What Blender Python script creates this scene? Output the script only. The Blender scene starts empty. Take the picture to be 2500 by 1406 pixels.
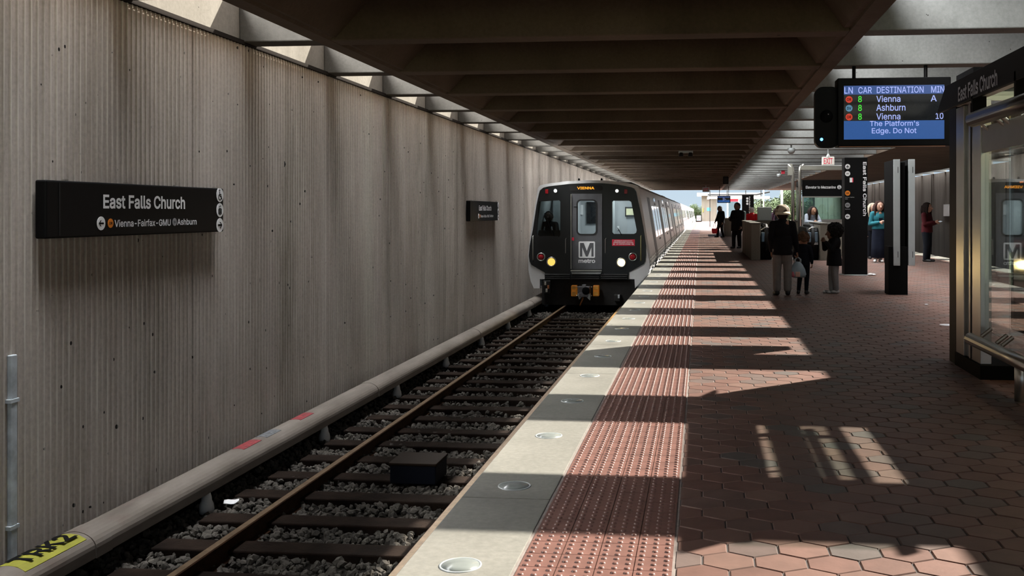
import bpy, math, random
import numpy as np
from mathutils import Vector, Matrix
from mathutils.geometry import delaunay_2d_cdt

# ------------------------------------------------------------------ camera, sky, sun, exposure
SC = bpy.context.scene
COL = SC.collection
F, VX, VY, DOFF, EYE = 2400.0, 1712.0, 518.0, 244.0, 1.37
PX = VX - DOFF
TH = math.atan(DOFF / F)
CT, ST = math.cos(TH), math.sin(TH)
cam = bpy.data.cameras.new('camera')
cam.sensor_fit = 'HORIZONTAL'; cam.sensor_width = 36.0
cam.lens = F / 2500.0 * 36.0
cam.shift_x = (1250.0 - PX) / 2500.0
cam.shift_y = -(703.0 - VY) / 2500.0
cam.clip_start = 0.05; cam.clip_end = 2000
co = bpy.data.objects.new('camera', cam); COL.objects.link(co)
co.location = (0, 0, EYE); co.rotation_euler = (math.pi / 2, 0, TH)
SC.camera = co

SUN_DIR = Vector((0.914, 0.80, 1.0)).normalized()
W = bpy.data.worlds.new('sky'); SC.world = W; W.use_nodes = True
wn = W.node_tree.nodes; wl = W.node_tree.links
bg = wn['Background']
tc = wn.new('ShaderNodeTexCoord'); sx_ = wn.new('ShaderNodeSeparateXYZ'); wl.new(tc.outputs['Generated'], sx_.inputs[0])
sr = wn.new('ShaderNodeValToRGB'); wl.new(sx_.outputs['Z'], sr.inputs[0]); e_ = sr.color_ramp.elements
e_[0].position = 0.0; e_[0].color = (0.60, 0.73, 0.84, 1); e_[1].position = 1.0; e_[1].color = (60.0, 60.5, 62.0, 1)  # zenith brightened well beyond a real sky, added fill for the left wall
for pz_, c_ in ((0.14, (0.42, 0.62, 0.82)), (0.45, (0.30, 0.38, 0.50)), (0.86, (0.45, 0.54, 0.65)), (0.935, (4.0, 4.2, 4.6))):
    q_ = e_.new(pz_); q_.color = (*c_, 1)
# added bright band in the western sky, fill for granite edge and wall, 35 to 62 degrees up
def wmath(op, a, b=None, c=None, clamp=False):
    n = wn.new('ShaderNodeMath'); n.operation = op; n.use_clamp = clamp
    for i, v in enumerate((a, b, c)):
        if v is None: continue
        if isinstance(v, (int, float)): n.inputs[i].default_value = v
        else: wl.new(v, n.inputs[i])
    return n.outputs[0]
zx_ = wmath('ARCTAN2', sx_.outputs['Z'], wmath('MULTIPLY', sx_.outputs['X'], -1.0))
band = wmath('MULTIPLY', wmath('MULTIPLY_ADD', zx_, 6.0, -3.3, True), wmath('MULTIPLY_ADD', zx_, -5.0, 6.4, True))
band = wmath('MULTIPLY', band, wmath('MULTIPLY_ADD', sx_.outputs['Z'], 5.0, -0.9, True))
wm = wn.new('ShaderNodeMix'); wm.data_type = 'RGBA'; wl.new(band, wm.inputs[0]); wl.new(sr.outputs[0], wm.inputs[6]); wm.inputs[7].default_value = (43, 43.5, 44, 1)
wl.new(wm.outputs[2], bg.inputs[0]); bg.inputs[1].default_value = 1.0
sl = bpy.data.lights.new('sun', 'SUN'); sl.energy = 14.8; sl.angle = math.radians(0.55); sl.color = (1.0, 0.93, 0.82)
so = bpy.data.objects.new('sun', sl); COL.objects.link(so)
so.rotation_euler = SUN_DIR.to_track_quat('Z', 'Y').to_euler(); so.location = (30, 27, 33)
vs = SC.view_settings
vs.view_transform = 'Standard'; vs.look = 'None'; vs.gamma = 1.0; vs.exposure = 0.0; vs.use_curve_mapping = False
SC.cycles.use_denoising = True
SC.cycles.max_bounces = 8; SC.cycles.diffuse_bounces = 4; SC.cycles.glossy_bounces = 3
SC.cycles.transparent_max_bounces = 12; SC.cycles.transmission_bounces = 6
SC.cycles.caustics_reflective = False; SC.cycles.caustics_refractive = False
random.seed(7); RNG = np.random.default_rng(7)

# ------------------------------------------------------------------ measuring helpers
def at(x, y, Y):                     # photo pixel on the plane at distance Y -> (X, z)
    u = (x - PX) / F; t = Y / (CT + ST * u)
    return t * (-ST + CT * u), EYE + t * (VY - y) / F
def atX(x, y, X):                    # photo pixel on the plane at side X -> (Y, z)
    u = (x - PX) / F; t = X / (-ST + CT * u)
    return t * (CT + ST * u), EYE + t * (VY - y) / F

# ------------------------------------------------------------------ object helpers
def tag(o, label=None, cat=None, group=None, kind=None):
    if label: o['label'] = label
    if cat: o['category'] = cat
    if group: o['group'] = group
    if kind: o['kind'] = kind
    return o
def thing(name, label, cat, loc=(0, 0, 0), rz=0.0, group=None):
    o = bpy.data.objects.new(name, None); COL.objects.link(o)
    o.location = loc; o.rotation_euler = (0, 0, rz); o.empty_display_size = 0.1
    return tag(o, label, cat, group)
def copy_tree(o, parent=None):
    c = o.copy(); COL.objects.link(c)
    if parent is not None:
        mpi = o.matrix_parent_inverse.copy(); c.parent = parent; c.matrix_parent_inverse = mpi
    for ch in list(o.children): copy_tree(ch, c)
    return c

class MB:
    def __init__(s): s.v = []; s.f = []
    def add(s, vs_, fs_):
        n = len(s.v); s.v += [tuple(p) for p in vs_]; s.f += [tuple(i + n for i in f) for f in fs_]; return s
    def box(s, x0, x1, y0, y1, z0, z1):
        v = [(x0,y0,z0),(x1,y0,z0),(x1,y1,z0),(x0,y1,z0),(x0,y0,z1),(x1,y0,z1),(x1,y1,z1),(x0,y1,z1)]
        return s.add(v, [(0,3,2,1),(4,5,6,7),(0,1,5,4),(1,2,6,5),(2,3,7,6),(3,0,4,7)])
    def hexa(s, b, t):               # 4 bottom + 4 top corners
        return s.add(list(b) + list(t), [(0,3,2,1),(4,5,6,7),(0,1,5,4),(1,2,6,5),(2,3,7,6),(3,0,4,7)])
    def prism(s, pts, axis, a, b):   # closed 2D polygon swept along an axis from a to b
        n = len(pts)
        def P(p, q):
            if axis == 'y': return (p[0], q, p[1])
            if axis == 'x': return (q, p[0], p[1])
            return (p[0], p[1], q)
        v = [P(p, a) for p in pts] + [P(p, b) for p in pts]
        f = [(i, (i+1) % n, n + (i+1) % n, n + i) for i in range(n)]
        f += [tuple(range(n-1, -1, -1)), tuple(range(n, 2*n))]
        return s.add(v, f)
    def tube(s, path, r, seg=10, caps=True):
        path = [Vector(p) for p in path]; n = len(path)
        rs = r if isinstance(r, (list, tuple)) else [r] * n
        v = []; f = []
        up = None
        for i, p in enumerate(path):
            d = (path[min(i+1, n-1)] - path[max(i-1, 0)]).normalized()
            if up is None:
                up = Vector((0,0,1)) if abs(d.z) < 0.9 else Vector((1,0,0))
            a = d.cross(up).normalized(); b = a.cross(d).normalized(); up = b
            for k in range(seg):
                t = 2*math.pi*k/seg
                v.append(p + (a*math.cos(t) + b*math.sin(t)) * rs[i])
        for i in range(n-1):
            for k in range(seg):
                k2 = (k+1) % seg
                f.append((i*seg+k, (i+1)*seg+k, (i+1)*seg+k2, i*seg+k2))
        if caps:
            f.append(tuple(range(seg))); f.append(tuple((n-1)*seg + k for k in range(seg-1, -1, -1)))
        return s.add(v, f)
    def lathe(s, prof, c=(0,0,0), seg=20, axis='z'):
        v = []; f = []; n = len(prof)
        for (r, h) in prof:
            for k in range(seg):
                t = 2*math.pi*k/seg; a, b = r*math.cos(t), r*math.sin(t)
                p = {'z': (a, b, h), 'y': (a, h, b), 'x': (h, a, b)}[axis]
                v.append((p[0]+c[0], p[1]+c[1], p[2]+c[2]))
        for i in range(n-1):
            for k in range(seg):
                k2 = (k+1) % seg; f.append((i*seg+k, i*seg+k2, (i+1)*seg+k2, (i+1)*seg+k))
        f.append(tuple(range(seg-1, -1, -1))); f.append(tuple((n-1)*seg+k for k in range(seg)))
        return s.add(v, f)
    def ell(s, c, r, seg=14, rings=9):
        v = [(c[0], c[1], c[2]+r[2])]; f = []
        for i in range(1, rings):
            p = math.pi*i/rings
            for k in range(seg):
                t = 2*math.pi*k/seg
                v.append((c[0]+r[0]*math.sin(p)*math.cos(t), c[1]+r[1]*math.sin(p)*math.sin(t), c[2]+r[2]*math.cos(p)))
        v.append((c[0], c[1], c[2]-r[2])); L = len(v)-1
        for k in range(seg):
            k2 = (k+1) % seg
            f.append((0, 1+k, 1+k2)); f.append((L, L-seg+k2, L-seg+k))
            for i in range(rings-2):
                f.append((1+i*seg+k, 1+(i+1)*seg+k, 1+(i+1)*seg+k2, 1+i*seg+k2))
        return s.add(v, f)
    def cap(s, a, b, r0, r1, seg=12):
        a = Vector(a); b = Vector(b); d = (b-a)
        if d.length < 1e-6: return s.ell(a, (r0,)*3)
        d.normalize(); path = []; rs = []
        for t in (-1, -.87, -.5): path.append(a + d*r0*t); rs.append(max(r0*math.sqrt(1-t*t), r0*.08))
        path.append(a); rs.append(r0); path.append(b); rs.append(r1)
        for t in (.5, .87, 1): path.append(b + d*r1*t); rs.append(max(r1*math.sqrt(1-t*t), r1*.08))
        return s.tube(path, rs, seg)
    def build(s, name, mat, parent=None, smooth=False, bevel=0.0):
        me = bpy.data.meshes.new(name); me.from_pydata(s.v, [], s.f); me.update()
        return link(name, me, mat, parent, smooth, bevel)

def link(name, me, mat, parent=None, smooth=False, bevel=0.0):
    o = bpy.data.objects.new(name, me); COL.objects.link(o)
    if mat is not None:
        me.materials.clear(); me.materials.append(mat)
    if parent is not None: o.parent = parent
    if smooth: me.polygons.foreach_set('use_smooth', [True]*len(me.polygons))
    if bevel:
        m = o.modifiers.new('bevel', 'BEVEL'); m.width = bevel; m.segments = 2; m.limit_method = 'ANGLE'
    return o
def struct(o): o['kind'] = 'structure'; return o
def bx(name, mat, parent, x0, x1, y0, y1, z0, z1, bevel=0.0): return MB().box(x0,x1,y0,y1,z0,z1).build(name, mat, parent, bevel=bevel)

def eval_mesh(o):
    bpy.context.view_layer.update()
    dg = bpy.context.evaluated_depsgraph_get()
    me = bpy.data.meshes.new_from_object(o.evaluated_get(dg))
    return me
def curve_mesh(cu):
    o = bpy.data.objects.new('tmp', cu); COL.objects.link(o)
    me = eval_mesh(o); bpy.data.objects.remove(o); bpy.data.curves.remove(cu)
    return me
def frame(me, origin, right, up):
    r = Vector(right).normalized(); u = Vector(up).normalized(); n = r.cross(u)
    M = Matrix(((r.x,u.x,n.x,origin[0]),(r.y,u.y,n.y,origin[1]),(r.z,u.z,n.z,origin[2]),(0,0,0,1)))
    me.transform(M)
X1, Y1, Z1 = (1,0,0), (0,1,0), (0,0,1)
def flat(name, outs, origin, right, up, thick, mat, parent, bevel=0.0, mesh_only=False):
    """filled 2D outline (first) with holes (rest), thickness goes from the origin plane towards the viewer"""
    cu = bpy.data.curves.new('tmp', 'CURVE'); cu.dimensions = '2D'; cu.fill_mode = 'BOTH'
    cu.extrude = thick/2
    for pts in outs:
        sp = cu.splines.new('POLY'); sp.points.add(len(pts)-1)
        for i, p in enumerate(pts): sp.points[i].co = (p[0], p[1], 0, 1)
        sp.use_cyclic_u = True
    me = curve_mesh(cu)
    me.transform(Matrix.Translation((0,0,thick/2)))
    frame(me, origin, right, up)
    if mesh_only: return me
    return link(name, me, mat, parent, bevel=bevel)
try: FONT = bpy.data.fonts.load(bpy.utils.system_resource('DATAFILES', path='fonts') + '/Inter.woff2')
except Exception: FONT = None
def text(name, s, center, right, up, mat, parent, width=None, height=None, bold=0.018, thick=0.002):
    cu = bpy.data.curves.new('tmp', 'FONT'); cu.body = s; cu.size = 1.0
    if FONT: cu.font = FONT
    cu.fill_mode = 'NONE'; cu.resolution_u = 4
    em = curve_mesh(cu)
    ev_ = [Vector((v.co.x, v.co.y)) for v in em.vertices]; ee_ = [tuple(e.vertices) for e in em.edges]
    bpy.data.meshes.remove(em)
    if bold:                                   # embolden: push every outline point to the outside
        nx_, pv_ = {}, {}
        for p, q in ee_:
            if not (q == p+1 or q < p-1): p, q = q, p
            nx_[p] = q; pv_[q] = p
        nv_ = []
        for i, v in enumerate(ev_):
            if i not in nx_ or i not in pv_: nv_.append(v); continue
            d1 = (v-ev_[pv_[i]]); d2_ = (ev_[nx_[i]]-v)
            if d1.length < 1e-7 or d2_.length < 1e-7: nv_.append(v); continue
            d1.normalize(); d2_.normalize()
            n1 = Vector((-d1.y, d1.x)); n2 = Vector((-d2_.y, d2_.x)); m_ = n1+n2
            nv_.append(v + (m_/max(m_.length_squared/2, .35))*bold if m_.length > 1e-4 else v + n1*bold)
        ev_ = nv_
    cv, ce, cf, _, _, _ = delaunay_2d_cdt(ev_, ee_, [], 0, 1e-6)
    # keep the triangles with a non-zero winding (outlines of this face overlap themselves)
    A_ = np.array([ev_[p] for p, q in ee_]); B_ = np.array([ev_[q] for p, q in ee_])
    T_ = np.array([[(cv[k].x, cv[k].y) for k in f_] for f_ in cf if len(f_) == 3]); C_ = T_.mean(1)
    fwd = np.array([1 if (q == p+1 or q < p-1) else -1 for p, q in ee_])
    yA, yB, yc = A_[None,:,1], B_[None,:,1], C_[:,1][:,None]
    with np.errstate(divide='ignore', invalid='ignore'):
        xi = A_[None,:,0] + (yc-yA)/(yB-yA)*(B_[None,:,0]-A_[None,:,0])
    hit = ((yA > yc) != (yB > yc)) & (xi > C_[:,0][:,None])
    wnd = (hit*np.where(yB > yA, 1, -1)*fwd[None]).sum(1)
    V_ = [(p.x, p.y, 0.0) for p in cv]; F_ = []
    tri = [f_ for f_ in cf if len(f_) == 3]
    for f_, w_ in zip(tri, wnd):
        if w_ != 0:
            p, q, r = (V_[k] for k in f_)
            F_.append(tuple(f_) if (q[0]-p[0])*(r[1]-p[1]) - (q[1]-p[1])*(r[0]-p[0]) > 0 else tuple(f_[::-1]))
    me = bpy.data.meshes.new(name); me.from_pydata(V_, [], F_)
    co_ = np.array(V_); mn, mx = co_.min(0), co_.max(0); c = (mn+mx)/2
    sx = (width/(mx[0]-mn[0])) if width else None
    sy = (height/(mx[1]-mn[1])) if height else None
    if sx is None: sx = sy
    if sy is None: sy = sx
    co_[:,0] = (co_[:,0]-c[0])*sx; co_[:,1] = (co_[:,1]-c[1])*sy; co_[:,2] = thick
    me.vertices.foreach_set('co', co_.ravel()); me.update()
    frame(me, center, right, up)
    return link(name, me, mat, parent)
def rrect(cx, cy, w, h, r, n=5):
    r = min(r, w/2-1e-4, h/2-1e-4); o = []
    for (sx, sy, a0) in ((1,1,0),(-1,1,90),(-1,-1,180),(1,-1,270)):
        for i in range(n+1):
            a = math.radians(a0 + 90*i/n)
            o.append((cx+sx*(w/2-r)+r*math.cos(a), cy+sy*(h/2-r)+r*math.sin(a)))
    return o
def circ(cx, cy, r, n=24): return [(cx+r*math.cos(2*math.pi*i/n), cy+r*math.sin(2*math.pi*i/n)) for i in range(n)]

# ------------------------------------------------------------------ materials
class NT:
    def __init__(s, name):
        s.m = bpy.data.materials.new(name); s.m.use_nodes = True
        s.n = s.m.node_tree.nodes; s.l = s.m.node_tree.links
        s.b = s.n['Principled BSDF']; s.out = s.n['Material Output']
    def new(s, t, **k):
        n = s.n.new(t)
        for a, v in k.items(): setattr(n, a, v)
        return n
    def pos(s, scale=(1,1,1)):
        g = s.new('ShaderNodeNewGeometry'); m = s.new('ShaderNodeVectorMath', operation='MULTIPLY')
        m.inputs[1].default_value = scale; s.l.new(g.outputs['Position'], m.inputs[0]); return m.outputs[0]
    def noise(s, scale, detail=4, vec=None, rough=0.55):
        n = s.new('ShaderNodeTexNoise'); n.inputs['Scale'].default_value = scale; n.inputs['Detail'].default_value = detail
        n.inputs['Roughness'].default_value = rough
        if vec is not None: s.l.new(vec, n.inputs['Vector'])
        return n.outputs['Fac']
    def ramp(s, fac, stops):
        r = s.new('ShaderNodeValToRGB'); e = r.color_ramp.elements
        while len(e) > 1: e.remove(e[-1])
        e[0].position = stops[0][0]; e[0].color = (*stops[0][1], 1)
        for p, c in stops[1:]:
            q = e.new(p); q.color = (*c, 1)
        s.l.new(fac, r.inputs[0]); return r.outputs[0]
    def mix(s, a, b, fac, mode='MIX'):
        m = s.new('ShaderNodeMix', data_type='RGBA', blend_type=mode)
        for sock, v in ((m.inputs[0], fac), (m.inputs[6], a), (m.inputs[7], b)):
            if isinstance(v, (int, float)): sock.default_value = v
            elif isinstance(v, tuple): sock.default_value = (*v, 1)
            else: s.l.new(v, sock)
        return m.outputs[2]
    def bump(s, h, strength=0.3, dist=0.01):
        b = s.new('ShaderNodeBump'); b.inputs['Strength'].default_value = strength; b.inputs['Distance'].default_value = dist
        s.l.new(h, b.inputs['Height']); s.l.new(b.outputs[0], s.b.inputs['Normal'])
    def base(s, c):
        if isinstance(c, tuple): s.b.inputs['Base Color'].default_value = (*c, 1)
        else: s.l.new(c, s.b.inputs['Base Color'])
def mat(name, col, rough=0.6, metal=0.0, var=0.12, scale=6.0, bump=0.0, spec=0.5, emit=None, es=1.0):
    t = NT(name); c = col
    n = t.noise(scale, 4, t.pos())
    lo = tuple(max(0, v*(1-var)) for v in c); hi = tuple(min(1, v*(1+var)) for v in c)
    t.base(t.ramp(n, [(0.3, lo), (0.7, hi)]))
    t.b.inputs['Roughness'].default_value = rough; t.b.inputs['Metallic'].default_value = metal
    t.b.inputs['Specular IOR Level'].default_value = spec
    if bump: t.bump(t.noise(scale*8, 5, t.pos()), bump, 0.01)
    if emit:
        t.b.inputs['Emission Color'].default_value = (*emit, 1); t.b.inputs['Emission Strength'].default_value = es
    return t.m
def concrete(name, a, b, stain, holes=0.5, vertical=True, rough=0.85, streak=(1.6,1.6,0.18), hole_scale=7.0, crest=None):
    t = NT(name)
    big = t.noise(1.0, 5, t.pos(streak if vertical else (1,1,1)))
    c = t.ramp(big, [(0.32, a), (0.68, b)])
    st = t.noise(0.55, 6, t.pos((2.2,2.2,0.35)), 0.6)
    c = t.mix(c, stain, t.ramp(st, [(0.52, (0,0,0)), (0.72, (0.75,0.75,0.75))]))
    fine = t.noise(30, 4, t.pos())
    c = t.mix(c, t.ramp(fine, [(0.25, (0.6,0.6,0.6)), (0.75, (1,1,1))]), 0.6, 'MULTIPLY')
    if holes:
        v = t.new('ShaderNodeTexVoronoi'); v.inputs['Scale'].default_value = hole_scale; v.inputs['Randomness'].default_value = 1
        t.l.new(t.pos((1,1,0.8)), v.inputs['Vector'])
        sz = t.new('ShaderNodeMath', operation='MULTIPLY'); t.l.new(t.noise(2.3, 2, t.pos()), sz.inputs[0]); sz.inputs[1].default_value = 0.15*holes
        lt = t.new('ShaderNodeMath', operation='LESS_THAN'); t.l.new(v.outputs['Distance'], lt.inputs[0]); t.l.new(sz.outputs[0], lt.inputs[1])
        v2 = t.new('ShaderNodeTexVoronoi'); v2.inputs['Scale'].default_value = 1.25; t.l.new(t.pos((1,1,0.62)), v2.inputs['Vector'])
        l2 = t.new('ShaderNodeMath', operation='LESS_THAN'); t.l.new(v2.outputs['Distance'], l2.inputs[0]); l2.inputs[1].default_value = 0.026
        mx = t.new('ShaderNodeMath', operation='MAXIMUM'); t.l.new(lt.outputs[0], mx.inputs[0]); t.l.new(l2.outputs[0], mx.inputs[1])
        c = t.mix(c, (0.02,0.018,0.016), mx.outputs[0])
    if crest is not None:
        g_ = t.new('ShaderNodeNewGeometry'); sp_ = t.new('ShaderNodeSeparateXYZ'); t.l.new(g_.outputs['Position'], sp_.inputs[0])
        gt = t.new('ShaderNodeMath', operation='GREATER_THAN'); t.l.new(sp_.outputs['X'], gt.inputs[0]); gt.inputs[1].default_value = crest
        crest_mix = t.ramp(t.noise(3.0, 3, t.pos((1,6,.5))), [(.35, (0,0,0)), (.65, (.55,.55,.55))])
        mm = t.new('ShaderNodeMath', operation='MULTIPLY'); t.l.new(gt.outputs[0], mm.inputs[0]); t.l.new(crest_mix, mm.inputs[1])
        c = t.mix(c, (0.80,0.77,0.70), mm.outputs[0])  # rib crests mixed paler in random patches
    t.base(c); t.b.inputs['Roughness'].default_value = rough; t.b.inputs['Specular IOR Level'].default_value = 0.25
    t.bump(t.noise(60, 5, t.pos()), 0.25, 0.004)
    return t.m
def glass(name, tint=(1,1,1), refl=0.12, rough=0.0):
    m = bpy.data.materials.new(name); m.use_nodes = True; n = m.node_tree.nodes; l = m.node_tree.links
    n.remove(n['Principled BSDF'])
    tr = n.new('ShaderNodeBsdfTransparent'); tr.inputs[0].default_value = (*tint, 1)
    gl = n.new('ShaderNodeBsdfGlossy'); gl.inputs['Roughness'].default_value = rough; gl.inputs[0].default_value = (.95,.97,.96,1)
    lw = n.new('ShaderNodeLayerWeight'); lw.inputs[0].default_value = 0.5
    fr = n.new('ShaderNodeMath'); fr.operation = 'POWER'; fr.inputs[1].default_value = 3.5; l.new(lw.outputs['Facing'], fr.inputs[0])
    ad = n.new('ShaderNodeMath'); ad.operation = 'MULTIPLY_ADD'; ad.inputs[1].default_value = 0.75; ad.inputs[2].default_value = refl; ad.use_clamp = True
    l.new(fr.outputs[0], ad.inputs[0])
    mx = n.new('ShaderNodeMixShader'); l.new(ad.outputs[0], mx.inputs[0]); l.new(tr.outputs[0], mx.inputs[1]); l.new(gl.outputs[0], mx.inputs[2])
    l.new(mx.outputs[0], n['Material Output'].inputs[0]); return m
def glow(name, col, s):
    t = NT(name); n = t.noise(40, 2, t.pos())
    t.base((0.01,0.01,0.01)); t.b.inputs['Roughness'].default_value = 0.4
    t.l.new(t.ramp(n, [(0.2, tuple(v*.92 for v in col)), (0.8, col)]), t.b.inputs['Emission Color'])
    t.b.inputs['Emission Strength'].default_value = s
    return t.m

M = {}
M['wall'] = concrete('ribbed_concrete', (0.46,0.405,0.35), (0.64,0.58,0.52), (0.25,0.22,0.175), 0.95, crest=-4.63+0.009)
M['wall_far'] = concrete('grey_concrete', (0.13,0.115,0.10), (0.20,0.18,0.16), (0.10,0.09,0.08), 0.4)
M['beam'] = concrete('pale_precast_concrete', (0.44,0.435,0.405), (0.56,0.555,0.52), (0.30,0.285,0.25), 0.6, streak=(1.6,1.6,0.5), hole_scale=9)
M['canopy'] = concrete('shaded_brown_concrete', (0.115,0.082,0.056), (0.155,0.115,0.083), (0.082,0.06,0.042), 0.3, vertical=False)  # same concrete as the beams, under-canopy shade put into a darker brown
M['parapet'] = concrete('parapet_concrete', (0.17,0.155,0.125), (0.24,0.22,0.18), (0.19,0.165,0.13), 0.3)
M['granite'] = concrete('pale_granite', (0.175,0.171,0.15), (0.25,0.243,0.215), (0.13,0.125,0.11), 0.18, vertical=False, rough=0.6, hole_scale=30)
M['dark_trim'] = mat('dark_gap_and_trim', (0.012,0.009,0.007), 0.7, 0.0, spec=0.1)
M['black'] = mat('satin_black_paint', (0.003,0.003,0.0033), 0.5, 0.0, spec=0.14)
M['matt_black'] = mat('matt_black', (0.003,0.003,0.003), 0.7, spec=0.1)
M['white_ink'] = mat('white_lettering', (0.86,0.87,0.87), 0.5, var=0.05)
M['orange_ink'] = mat('orange_line_mark', (0.75,0.22,0.015), 0.5, var=0.05)
M['grey_ink'] = mat('grey_line_mark', (0.28,0.28,0.29), 0.5, var=0.05)
M['red_ink'] = mat('red_mark', (0.72,0.035,0.07), 0.5, var=0.06)
M['steel'] = mat('brushed_stainless', (0.58,0.57,0.53), 0.30, 0.9, 0.06, 3)
M['silver'] = mat('silver_car_body', (0.82,0.82,0.82), 0.30, 0.0, 0.05, 2)
M['silver_paint'] = mat('light_grey_paint', (0.80,0.80,0.79), 0.45, 0.05, 0.05, 3)
M['train_black'] = mat('train_mask_black', (0.010,0.011,0.012), 0.28)
M['train_door'] = mat('train_door_charcoal', (0.105,0.107,0.115), 0.42)
M['rubber'] = mat('black_rubber', (0.012,0.012,0.012), 0.65)
M['under'] = mat('grimy_underframe', (0.010,0.009,0.008), 0.75, 0.2, 0.4, 9)
M['rust'] = mat('rusty_rail_steel', (0.030,0.013,0.006), 0.8, 0.0, 0.4, 14, 0.3, spec=0.1)
M['railtop'] = mat('worn_rail_head', (0.30,0.21,0.13), 0.38, 0.8, 0.25, 20)
M['tie'] = mat('weathered_timber', (0.014,0.009,0.0065), 0.9, 0, 0.5, 5, 0.5, spec=0.08)
M['stone'] = mat('ballast_stone', (0.070,0.063,0.054), 0.9, 0, 0.65, 9, 0.3, spec=0.15)
M['bed'] = mat('dirty_ballast_bed', (0.016,0.014,0.012), 0.95, 0, 0.5, 6, 0.8, spec=0.05)
t = NT('fibreglass_coverboard'); c_ = t.ramp(t.noise(1.6, 6, t.pos((3,.7,3)), .6), [(.3,(.105,.088,.072)),(.6,(.175,.152,.128)),(.75,(.215,.195,.17))])
c_ = t.mix(c_, (.10,.055,.045), t.ramp(t.noise(2.2, 5, t.pos((1,.5,1))), [(.58,(0,0,0)),(.75,(.6,.6,.6))])); t.base(c_); t.b.inputs['Roughness'].default_value = .65; t.b.inputs['Specular IOR Level'].default_value = .3; M['cover'] = t.m
M['yellow'] = mat('yellow_label', (0.26,0.25,0.025), 0.55, 0, 0.2)
M['ceramic'] = mat('white_insulator', (0.85,0.85,0.83), 0.4, 0, 0.1)
M['tactile'] = mat('glazed_red_tile', (0.165,0.082,0.066), 0.42, 0, 0.18, 10, spec=0.55)
M['grout'] = mat('mortar', (0.20,0.17,0.155), 0.9, 0, 0.2, 20)
M['grout_dark'] = mat('dark_mortar', (0.052,0.046,0.044), 0.9, 0, 0.25, 20)
M['conduit'] = mat('galvanised_conduit', (0.50,0.55,0.58), 0.7, 0.0, 0.3, 8)
M['lens'] = mat('frosted_lens', (0.20,0.22,0.21), 0.25, 0, 0.1)
M['glass'] = glass('clear_glass', (0.84,0.88,0.86), 0.06)
M['cab_glass'] = glass('cab_glass', (0.88,0.91,0.91), 0.03)
M['smoke_glass'] = glass('smoked_glass', (0.55,0.6,0.6), 0.03)
M['dark_glass'] = mat('dark_window_glass', (0.012,0.014,0.016), 0.06)
M['interior'] = mat('cab_lining', (0.36,0.38,0.39), 0.6, var=0.05)
M['paper'] = mat('paper', (0.68,0.67,0.42), 0.8, var=0.05)
M['white'] = mat('white_plastic', (0.68,0.68,0.68), 0.5, var=0.05)
M['grass'] = mat('dry_verge', (0.16,0.17,0.09), 0.95, 0, 0.4, 0.3)
M['leaf'] = mat('green_foliage', (0.045,0.062,0.028), 0.7, 0, 0.45, 3, spec=0.15)
M['bark'] = mat('bark', (0.09,0.065,0.045), 0.9, 0, 0.3)
M['pale_grey'] = mat('pale_grey_enamel', (0.38,0.41,0.41), 0.4, 0.1, 0.05)
M['sky_blue'] = mat('blue_sticker', (0.06,0.42,0.62), 0.5, var=0.1)
# pavers take a per-tile colour
t = NT('hexagonal_clay_paver'); ca = t.new('ShaderNodeVertexColor', layer_name='tile')
n1 = t.noise(9, 5, t.pos())
t.base(t.mix(ca.outputs[0], t.ramp(n1, [(0.3, (0.62,0.62,0.62)), (0.7, (1,1,1))]), 0.75, 'MULTIPLY'))
t.b.inputs['Roughness'].default_value = 0.50; t.b.inputs['Specular IOR Level'].default_value = 1.0; t.b.inputs['Specular Tint'].default_value = (1.0, 0.74, 0.64, 1)
t.bump(t.noise(45, 4, t.pos()), 0.2, 0.003); M['paver'] = t.m

# ------------------------------------------------------------------ dimensions
XW, XE, XG, XT = -4.63, -1.148, -0.712, -0.098      # left wall, platform edge, granite|tactile, tactile|pavers
XR, XWR = 7.36, 10.40                               # right platform edge, right wall
ZC, ZB, ZSLAB, ZTOP = 3.09, -1.16, 3.66, 3.80       # soffit, ballast, canopy slab, canopy top
XC0, XC1, XC2, XC3 = -3.87, 1.575, 5.15, 9.60       # canopy edges
Y0, Y1E = -11.6, 77.8
BEAM0, PITCH, BW = 9.67, 2.245, 0.295

# ------------------------------------------------------------------ setting: walls
def ribbed_wall(name, X, side, y0, y1, z0, z1, mat_, joint0=8.57, panel=3.26, pitch=0.0676):
    prof = [(0.0, y0)]
    k = math.ceil((y0-joint0)/panel); j = joint0 + k*panel
    y = y0 + 0.02; h, w = 0.013, 0.014
    while y < y1:
        if j - y < pitch*0.8 and j - y > -0.01:
            prof += [(0.0, j-0.014), (-0.03, j-0.012), (-0.03, j+0.012), (0.0, j+0.014)]
            y = j + 0.05; j += panel; continue
        prof += [(0.0, y), (h, y+0.003), (h, y+w-0.003), (0.0, y+w)]
        y += pitch
    prof.append((0.0, y1))
    n = len(prof); v = []; f = []
    zs = [z0, z0 + (z1-z0)*.5, z1]
    for z in zs: v += [(X + side*p[0], p[1], z) for p in prof]
    for a in range(len(zs)-1):
        for i in range(n-1):
            q = (a*n+i, a*n+i+1, (a+1)*n+i+1, (a+1)*n+i)
            f.append(q if side < 0 else q[::-1])
    m = MB().add(v, f)
    m.box(X - side*0.04, X - side*0.34, y0, y1, z0-0.3, z1) if side < 0 else m.box(X-0.34, X-0.04, y0, y1, z0-0.3, z1)
    return struct(m.build(name, mat_))
ribbed_wall('wall_left', XW, 1, Y0, 90, ZB-0.1, 3.065, M['wall'])
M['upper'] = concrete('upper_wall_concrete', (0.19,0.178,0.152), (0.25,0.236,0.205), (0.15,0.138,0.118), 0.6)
up = MB().box(XW-0.34, XW-0.02, Y0, 90, 3.11, 3.50).build('wall_left_upper', M['upper']); struct(up)
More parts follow.
